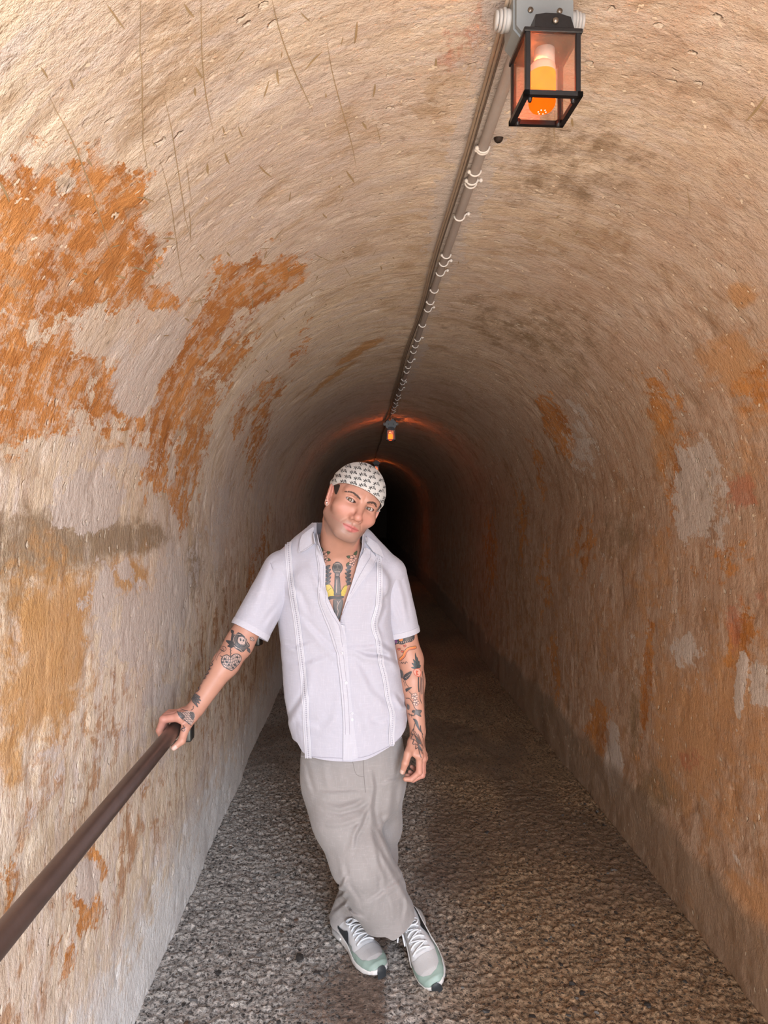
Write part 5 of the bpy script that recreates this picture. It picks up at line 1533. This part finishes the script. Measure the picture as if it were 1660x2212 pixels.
    # bow
    for sg, ln in ((-1, .030), (1, .026)):
        P = [upper_pt(.106, .5, .012)]
        for u in np.linspace(0, 1, 12):
            a = u * 2 * math.pi
            P.append(upper_pt(.106 + .012 * math.sin(a), .5, .012) + Vector((sg * ln * (1 - math.cos(a)) / 2, .004, -.006 * (1 - math.cos(a)) / 2)))
        tube('lace', P, .0026, M_LACE, r, 8)
    if lace_loose:
        for dx, dz, dy in ((.050, -.030, .012), (.034, -.044, .026)):
            p0 = upper_pt(.110, .58, .010)
            tube('lace', smooth_path([p0, p0 + Vector((dx * .5, dy * .3, .006)), p0 + Vector((dx * .8, dy * .7, dz * .5)), p0 + Vector((dx, dy, dz))], 5), .0027, M_LACE, r, 8)
    side_in = -1 if side < 0 else 1
    # black rubber at the toe and air window at the heel
    def toe_cap(u, v):
        a = (-.40 + .85 * v) * -side_in
        z = .001 + u * (.035 - .012 * abs(2 * v - 1) ** 4)
        lean = max(0.0, z - .020) ** 2 * 30
        return Vector((float(shoe_mid(.28)) + (.0385 - lean * .25) * math.sin(a), .2565 + (.0405 - lean * .8) * math.cos(a), z))
    grid_mesh('toe_bumper', toe_cap, np.linspace(0, 1, 12), np.linspace(0, 1, 21), M_BLK, so)
    for sx in (-1, 1):
        P = [Vector((float(shoe_mid(y)) + sx * float(shoe_w(y)) * 1.035, y, .020)) for y in np.linspace(.012, .088, 12)]
        aw = tube('air_window', P, [.004 + .0065 * math.sin(math.pi * min(1, (i + .6) / 6.0) / 2) * (1 if i < 9 else (12 - i) / 3.4) for i in range(12)], M_AIR, so, 12)
        P = [Vector((float(shoe_mid(y)) + sx * float(shoe_w(y)) * 1.03, y, .032 + .005 * math.sin(y * 22))) for y in np.linspace(.008, .20, 22)]
        tube('sole_ridge', P, [.0005 + .0026 * math.sin(math.pi * k / 21) ** .6 for k in range(22)], M_MID, so, 8)
    bm = bmesh.new(); box_bm((0, .145, .002), (.070, .24, .006), bm)
    link('outsole', bm_mesh('outsole', bm, .002, 1), M_BLK, so)
    # collar opening around the ankle, hidden under the trousers
    ring_ = [upper_pt(.012 + .085 * (.5 - .5 * math.cos(a)), 2 * .25 + .17 * math.sin(a), -.006) for a in np.linspace(0, 2 * math.pi, 25)[:-1]]
    tube('ankle_collar', ring_, .006, M_WHITE, r, 8, closed=True)
    return r
def place_shoe(o, heel, toe, roll):
    """heel and toe are points of the sole's underside; roll tips the shoe about its long axis"""
    heel, toe = Vector(heel), Vector(toe)
    y = (toe - heel).normalized(); x = y.cross(Vector((0, 0, 1))).normalized(); z = x.cross(y)
    M = Matrix((x, y, z)).transposed()
    M = M @ Matrix.Rotation(roll, 3, 'Y')
    o.matrix_world = Matrix.Translation(heel) @ M.to_4x4() @ Matrix.Scale(1.06, 4)
    bpy.context.view_layer.update()
    mw = o.matrix_world.copy()
    o.parent = man; o.matrix_parent_inverse = man.matrix_world.inverted(); o.matrix_world = mw
s1 = make_shoe(1, False)
place_shoe(s1, (-.078, 2.600, .004), (.056, 2.362, .002), 0.10)
s1['label'] = 'left white trainer with sage toe, flat on the floor'
s2 = make_shoe(-1, True)
place_shoe(s2, (.168, 2.560, .080), (.240, 2.326, .010), .50)
s2['label'] = 'right white trainer with sage toe, heel raised and laces loose'

# ---- tattoos: flat ink drawn on the skin
INK = plain('tattoo_ink', (.045, .043, .045), .5, 0, .25, 300)
INKG = plain('tattoo_grey_shade', (.10, .088, .085), .5, 0, .3, 400)
INKL = plain('tattoo_pale_shade', (.42, .29, .245), .5, 0, .15, 300)
INKY = plain('tattoo_yellow', (.50, .36, .05), .5, 0, .25, 200)
INKGR = plain('tattoo_leaf_green', (.10, .13, .07), .5, 0, .3, 300)
INKP = plain('tattoo_pink', (.62, .34, .26), .5, 0, .15, 300)
INKR = plain('tattoo_red', (.50, .10, .06), .5, 0, .2, 300)
INKO = plain('tattoo_orange', (.58, .20, .06), .5, 0, .2, 300)
INKT = plain('tattoo_teal', (.06, .10, .10), .5, 0, .3, 300)
INKV = plain('tattoo_violet', (.16, .05, .16), .5, 0, .3, 300)
PAL = dict(ink=INK, grey=INKG, pale=INKL, yellow=INKY, green=INKGR, pink=INKP, red=INKR, orange=INKO, teal=INKT, violet=INKV)
class Tattoo:
    def __init__(self, name, label): self.d = Decal(BVH_BODY); self.name = name; self.label = label; self.lv = 0
    def f(self, c, poly, smooth=True):
        self.lv += .00004; self.d.fill(c, poly, .0004 + self.lv, 1.3, smooth); return self
    def l(self, c, pts, w=1.1, taper=False):
        self.lv += .00002; self.d.line(c, pts, w, .0005 + self.lv, taper); return self
    def leaf(self, a, b, wd, c='green'):
        a, b = np.array(a, float), np.array(b, float); n = np.array([-(b - a)[1], (b - a)[0]]); n = n / (np.linalg.norm(n) + 1e-9) * wd
        pl = [tuple(a), tuple(a + (b - a) * .35 + n), tuple(a + (b - a) * .75 + n * .6), tuple(b), tuple(a + (b - a) * .75 - n * .6), tuple(a + (b - a) * .35 - n)]
        self.f(c, pl); self.l('ink', pl + [pl[0]], 1.0); self.l('ink', [a, b], .8); return self
    def flower(self, c, r, colr='pink'):
        for k in range(5):
            a = k * 1.257 - 1.2; p = (c[0] + r * .62 * math.cos(a), c[1] + r * .62 * math.sin(a))
            pl = [(p[0] + r * .48 * math.cos(t), p[1] + r * .48 * math.sin(t)) for t in np.linspace(0, 6.28, 9)[:-1]]
            self.f(colr, pl); self.l('ink', pl + [pl[0]], .8)
        self.l('ink', [(c[0] - 1.5, c[1]), (c[0] + 1.5, c[1] + 1)], 1.2); return self
    def done(self):
        first = None
        for k in list(self.d.g):
            o = self.d.build(self.name if first is None else 'ink_colour', k, PAL[k], body)
            if o is None: continue
            o['kind'] = 'stuff'                     # ink strokes far too small to pick apart
            if first is None: first = o; o['label'] = self.label

t = Tattoo('chest_tattoo', 'dagger, leaf and flower tattoo on the chest')
for s, fc in ((1, (700, 1200)), (-1, (763, 1209))):
    t.leaf((fc[0] - 2 * s, fc[1] - 9), (fc[0] - 8 * s, fc[1] - 19), 3.2).leaf((fc[0] + 6 * s, fc[1] - 5), (fc[0] + 14 * s, fc[1] - 8), 3.2).leaf((fc[0] + 6 * s, fc[1] + 8), (fc[0] + 15 * s, fc[1] + 10), 3.2)
    t.flower((fc[0], fc[1] - 3), 7.5); t.flower((fc[0] + 3 * s, fc[1] + 8), 6.0)
for k in range(5):
    y = 1224 + k * 8.5
    t.leaf((705, y + 4), (716 - abs(k - 2), y - 3), 3.2, 'grey'); t.leaf((703, y), (710, y + 7), 2.6, 'ink')
    t.leaf((757, y + 3), (746 + abs(k - 2), y - 3), 3.2, 'grey'); t.leaf((759, y), (750, y + 6), 2.6, 'ink')
t.f('yellow', [(705, 1263), (712, 1262), (719, 1272), (724, 1284), (716, 1288), (707, 1287)]).f('yellow', [(737, 1276), (744, 1266), (751, 1264), (748, 1280), (743, 1288), (738, 1287)])
t.l('ink', [(705, 1263), (713, 1263), (720, 1273), (724, 1285)], 1).l('ink', [(737, 1278), (744, 1267), (751, 1265)], 1).l('ink', [(708, 1276), (716, 1270)], .8)
t.f('grey', [(722, 1218), (729, 1214), (737, 1218), (740, 1227), (736, 1236), (729, 1239), (722, 1236), (719, 1227)]).f('ink', [(724, 1236), (734, 1236), (733, 1248), (724, 1248)])
t.l('ink', [(722, 1218), (729, 1214), (737, 1218), (740, 1227), (736, 1236), (729, 1239), (722, 1236), (719, 1227), (722, 1218)], 1.6)
t.f('ink', [(721, 1222), (727, 1220), (728, 1226), (722, 1228)]).f('ink', [(731, 1220), (737, 1222), (737, 1228), (731, 1226)]).f('ink', [(728, 1231), (729.5, 1227), (731, 1231)], False)
for k in range(4): t.l('pale', [(724.5 + k * 3, 1233), (725 + k * 2.8, 1236)], 1.0)
t.l('pale', [(723, 1218), (729, 1216), (735, 1218)], 1.0).l('ink', [(721, 1231), (726, 1231)], 1.2).l('ink', [(733, 1231), (738, 1231)], 1.2).l('pale', [(726, 1240), (732, 1240)], 1.0).l('pale', [(726, 1244), (732, 1244)], 1.0)
t.f('grey', [(724, 1248), (734, 1248), (737, 1284), (722, 1284)], False).l('ink', [(724, 1247), (722, 1285)], 1.5).l('ink', [(734, 1247), (737, 1285)], 1.5).l('pale', [(728, 1252), (727, 1280)], 1.6).l('ink', [(722, 1285), (738, 1285)], 2.2)
t.f('ink', [(708, 1289), (716, 1287), (730, 1288), (742, 1287), (743, 1291), (733, 1294), (722, 1293), (712, 1295), (708, 1300), (706, 1294)])
t.f('grey', [(721, 1295), (741, 1295), (738, 1318), (733, 1335), (731, 1352), (725, 1330), (722, 1314)]).l('ink', [(721, 1295), (722, 1314), (725, 1330), (731, 1350)], 1.4).l('ink', [(741, 1295), (738, 1318), (733, 1336)], 1.4)
t.l('pale', [(729, 1298), (731, 1304), (729, 1312), (731, 1320), (729, 1330)], 1.2).l('pale', [(736, 1297), (731, 1304)], 1.0).l('ink', [(713, 1298), (716, 1310), (721, 1322)], 1)
t.done()

t = Tattoo('arm_tattoo', 'rose, chain and chequered heart tattoo on the forearm')
t.f('ink', [(501, 1367), (509, 1370), (516, 1366), (528, 1374), (534, 1385), (540, 1395), (532, 1402), (524, 1409), (515, 1405), (505, 1398), (499, 1386)])
t.f('grey', [(505, 1376), (514, 1371), (512, 1384), (517, 1396), (508, 1393), (503, 1385)]).f('grey', [(518, 1397), (530, 1390), (537, 1396), (528, 1404), (520, 1404)]).f('pale', [(516, 1376), (525, 1376), (530, 1384), (528, 1392), (519, 1392), (514, 1385)])
t.f('ink', [(518, 1379), (521, 1379), (522, 1384), (519, 1385)]).f('ink', [(525, 1381), (528, 1382), (527, 1386), (524, 1385)]).f('ink', [(522, 1388), (523, 1386), (524.5, 1389)], False)
for k in range(4): t.l('ink', [(518.5 + k * 2.2, 1390 + k * .6), (518 + k * 2.2, 1393 + k * .5)], .9)
t.l('ink', [(514, 1376), (512, 1386), (517, 1396), (526, 1397), (533, 1391), (532, 1381), (525, 1374), (516, 1374)], 1.6).l('pale', [(504, 1372), (512, 1370), (520, 1371)], 1).l('pale', [(502, 1384), (505, 1393), (513, 1400)], 1).l('pale', [(534, 1378), (537, 1388)], 1)
t.l('pale', [(507, 1399), (516, 1401), (524, 1408)], 1).l('pale', [(529, 1376), (533, 1388), (538, 1395)], 1).l('pale', [(509, 1372), (505, 1380), (507, 1390)], 1)
t.leaf((507, 1393), (489, 1384), 4.5, 'ink').leaf((506, 1395), (492, 1396), 4, 'ink').leaf((534, 1399), (540, 1410), 3, 'grey').leaf((505, 1368), (500, 1361), 3, 'ink').leaf((540, 1377), (549, 1384), 4, 'pale')
for k in range(7): t.l('ink', [(497.5 + (k % 2) * 2 - .5, 1397 + k * 3), (499.5 - (k % 2) * 2 + .5, 1400 + k * 3)], 1.6)
H = [(499, 1421), (492, 1415.5), (484, 1417), (479, 1424), (480, 1434), (487, 1442), (497, 1447), (502, 1447), (510, 1440), (518, 1430), (521, 1421), (516, 1414), (508, 1413), (501, 1417)]
t.f('pale', H).l('ink', H + [H[0]], 1.7)
for k in range(5): t.l('ink', [(481 + k * 4.3, 1418 + (k % 2)), (484 + k * 3.6, 1430), (490 + k * 2.6, 1442)], 1.0)
for k in range(4): t.l('ink', [(503 + k * 4.8, 1415), (503 + k * 3.9, 1428), (499 + k * 3, 1440)], 1.0)
for k in range(4): t.l('ink', [(480 + k, 1424 + k * 5.5), (492, 1425 + k * 6), (501, 1424 + k * 6.3), (510, 1420 + k * 6), (519 - k * 3.2, 1420 + k * 5.5)], 1.0)
for x, y in ((486, 1424), (494, 1436), (507, 1436), (512, 1420), (503, 1442), (490, 1430), (515, 1429), (481.5, 1431)): t.f('ink', [(x - 2.2, y - 2.4), (x + 2.2, y - 2.2), (x + 2, y + 2.4), (x - 2, y + 2.2)], False)
t.l('ink', [(465, 1426), (470, 1412), (476, 1404), (486, 1408)], 1).l('ink', [(468, 1427), (473, 1415), (480, 1408)], .9).l('ink', [(476, 1404), (480, 1398), (487, 1398), (489, 1404), (484, 1408), (478, 1405)], 1).l('ink', [(481, 1400), (485, 1405)], .8).l('ink', [(476, 1417), (480, 1419)], 1.4)
t.l('ink', [(484, 1369), (480, 1378), (482, 1386), (473, 1394), (471, 1402)], 2.0).l('ink', [(482, 1378), (485, 1383), (478, 1388)], 1.4)
zz = [(463, 1426), (459, 1432), (460, 1437), (452, 1441), (455, 1446), (447, 1450), (449, 1457), (441, 1459), (443, 1466), (436, 1470), (434, 1478), (430, 1482), (430, 1490), (424, 1496)]
t.l('ink', zz, 2.4).l('ink', [(x + 3, y - 1) for x, y in zz[4:]], 1.4)
for a, b in (((416, 1500), (433, 1507)), ((416, 1502), (434, 1514)), ((416, 1505), (431, 1520)), ((415, 1506), (427, 1528))): t.leaf(a, b, 3.2, 'grey')
# scales on the back of the hand
t.f('pale', [(383, 1538), (394, 1540), (404, 1537), (416, 1538), (421, 1545), (418, 1556), (411, 1566), (402, 1558), (392, 1552), (386, 1546)])
t.f('grey', [(383, 1538), (392, 1541), (398, 1548), (394, 1553), (387, 1547)]).f('grey', [(409, 1538), (417, 1539), (420, 1546), (416, 1555), (411, 1549)])
for r_ in range(6):
    for c_ in range(5):
        x, y = 392 + c_ * 5.6 + r_ * 1.4 - (r_ % 2) * 2.5, 1540 + r_ * 4.6
        if poly_sd(np.array([x]), np.array([y]), [(383, 1538), (420, 1536), (422, 1548), (411, 1567), (392, 1553)])[0] > 1: t.l('ink', [(x - 2.6, y - 1), (x, y + 2), (x + 2.6, y - 1)], 1.0)
t.l('ink', [(383, 1537), (388, 1547), (395, 1554), (404, 1560), (412, 1568)], 1.2).l('ink', [(390, 1533), (398, 1536), (405, 1537)], 1.6).l('ink', [(418, 1526), (417, 1532), (412, 1535)], 1.2)
t.l('ink', [(392, 1578), (396, 1573), (400, 1576), (397, 1580), (394, 1576), (401, 1571)], 1.2).l('ink', [(396, 1567), (399, 1572)], 1.2)
t.done()

t = Tattoo('sleeve_tattoo', 'sausage, bird, flower and dragon tattoos down the hanging arm')
t.f('ink', [(845, 1374), (858, 1379), (875, 1377), (893, 1368), (896, 1378), (890, 1386), (880, 1388), (870, 1392), (858, 1391), (851, 1396), (847, 1388)])
t.f('violet', [(849, 1381), (858, 1382), (857, 1389), (850, 1388)]).f('orange', [(862, 1380), (870, 1378), (870, 1384), (864, 1385)]).f('grey', [(876, 1378), (890, 1373), (890, 1380), (878, 1384)])
for k in range(9): t.l('pale', [(853 + k * 4.6, 1391 - abs(k - 2) * 1.1), (855 + k * 4.6, 1387 - abs(k - 2) * 1.1)], 1.0)
S = [(866, 1424), (873, 1417), (876, 1409), (882, 1402), (890, 1400), (897, 1398.5)]

cap = lambda c, rr: [(c[0] + rr * math.cos(a), c[1] + rr * math.sin(a)) for a in np.linspace(0, 6.28, 9)[:-1]]
t.f('ink', cap(S[0], 3.7)).f('ink', cap(S[-1], 3.7)).l('ink', S, 7.4); t.lv += .0003
t.f('orange', cap(S[0], 2.8)).f('orange', cap(S[-1], 2.8)).l('orange', S, 5.6); t.lv += .0002
t.l('red', [(x + .8, y + 1.4) for x, y in S], 1.6)
for x, y in ((875, 1395), (863, 1402), (870, 1407)):
    t.f('red', [(x, y + 3), (x - 3, y), (x - 1.5, y - 2.4), (x, y - 1), (x + 1.8, y - 2.4), (x + 3, y)]); t.l('ink', [(x, y + 3), (x - 3, y), (x - 1.5, y - 2.4), (x, y - 1), (x + 1.8, y - 2.4), (x + 3, y), (x, y + 3)], .8)
t.l('ink', [(867, 1434), (869, 1430), (871, 1434), (873, 1430), (876, 1434), (878, 1429), (881, 1432)], 1.1)
for k, (x, y) in enumerate([(889, 1442), (890, 1432), (893, 1424), (897, 1412), (901, 1420), (905, 1428), (908, 1437)]): t.leaf((903, 1443), (x, y), 2.4, 'teal')
t.l('ink', [(897, 1410), (899, 1425), (903, 1442)], 1.1)
t.f('pink', [(896, 1446), (904, 1445), (909, 1452), (906, 1461), (898, 1459), (894, 1452)]).l('red', [(896, 1446), (904, 1445), (909, 1452), (906, 1461), (898, 1459), (894, 1452), (896, 1446)], 1.4).f('red', [(898, 1448), (904, 1450), (901, 1454), (905, 1458), (899, 1458)])
t.l('ink', [(904, 1463), (904, 1480), (905, 1495)], 2.6).l('ink', [(909, 1462), (908, 1485), (907, 1508), (911, 1520)], 1.3).l('ink', [(912, 1450), (914, 1475), (914, 1500), (916, 1530), (918, 1560)], 1.5).l('grey', [(911, 1465), (911, 1500)], 2.2)
t.f('ink', [(872, 1466), (876, 1457), (889, 1450), (889, 1456), (883, 1466), (876, 1470)])
for k in range(4): t.l('pale', [(876 + k * 3, 1463 - k * 2), (880 + k * 2.4, 1465 - k * 3)], .8)
t.f('grey', [(866, 1445), (871, 1450), (873, 1460), (870, 1466), (866, 1455)]).l('ink', [(876, 1469), (879, 1478), (884, 1484)], 1).l('ink', [(873, 1470), (877, 1482)], 1).f('ink', [(877, 1488), (884, 1485), (891, 1484), (886, 1489), (879, 1494)])
t.flower((896, 1504), 6.5, 'pink').flower((899, 1518), 6, 'pink').l('ink', [(884, 1493), (890, 1499), (894, 1502)], 1)
t.l('ink', [(879, 1508), (886, 1509), (892, 1518), (897, 1530), (903, 1535)], 1.1).f('grey', [(881, 1520), (886, 1524), (886, 1532), (882, 1532)]).f('ink', [(892, 1534), (897, 1534), (895, 1540), (891, 1538)])
t.f('grey', [(898, 1534), (910, 1535), (907, 1542), (909, 1548), (900, 1543), (895, 1546)]).l('ink', [(898, 1534), (910, 1535), (907, 1542), (909, 1548), (900, 1543)], 1.1).l('ink', [(883, 1541), (890, 1545), (896, 1546)], 1.2).l('ink', [(886, 1540), (886, 1548)], .9).l('ink', [(891, 1542), (891, 1550)], .9)
t.f('ink', [(893, 1552), (899, 1554), (903, 1560), (906, 1572), (911, 1582), (907, 1580), (901, 1570), (898, 1562)]).l('ink', [(899, 1555), (897, 1566), (895, 1580), (899, 1592), (905, 1600)], 1.3).l('ink', [(908, 1567), (909, 1578), (913, 1588)], 1.8)
dz = [(895, 1574), (890, 1586), (893, 1588), (889, 1597), (894, 1599), (892, 1608), (898, 1608), (897, 1618), (903, 1616), (907, 1628), (910, 1636)]
t.l('ink', dz, 1.4)
for a, b, c in (((893, 1586), (899, 1596), (906, 1608)), ((897, 1580), (904, 1594), (910, 1612)), ((894, 1598), (902, 1606), (911, 1622)), ((903, 1585), (908, 1600), (914, 1618)), ((899, 1608), (906, 1616), (913, 1630)), ((911, 1588), (914, 1600), (917, 1615))): t.l('ink', [a, b, c], 1.1)
t.f('grey', [(897, 1588), (903, 1596), (909, 1606), (905, 1608), (899, 1600)]).f('grey', [(900, 1606), (907, 1612), (912, 1624), (906, 1620)])
t.done()
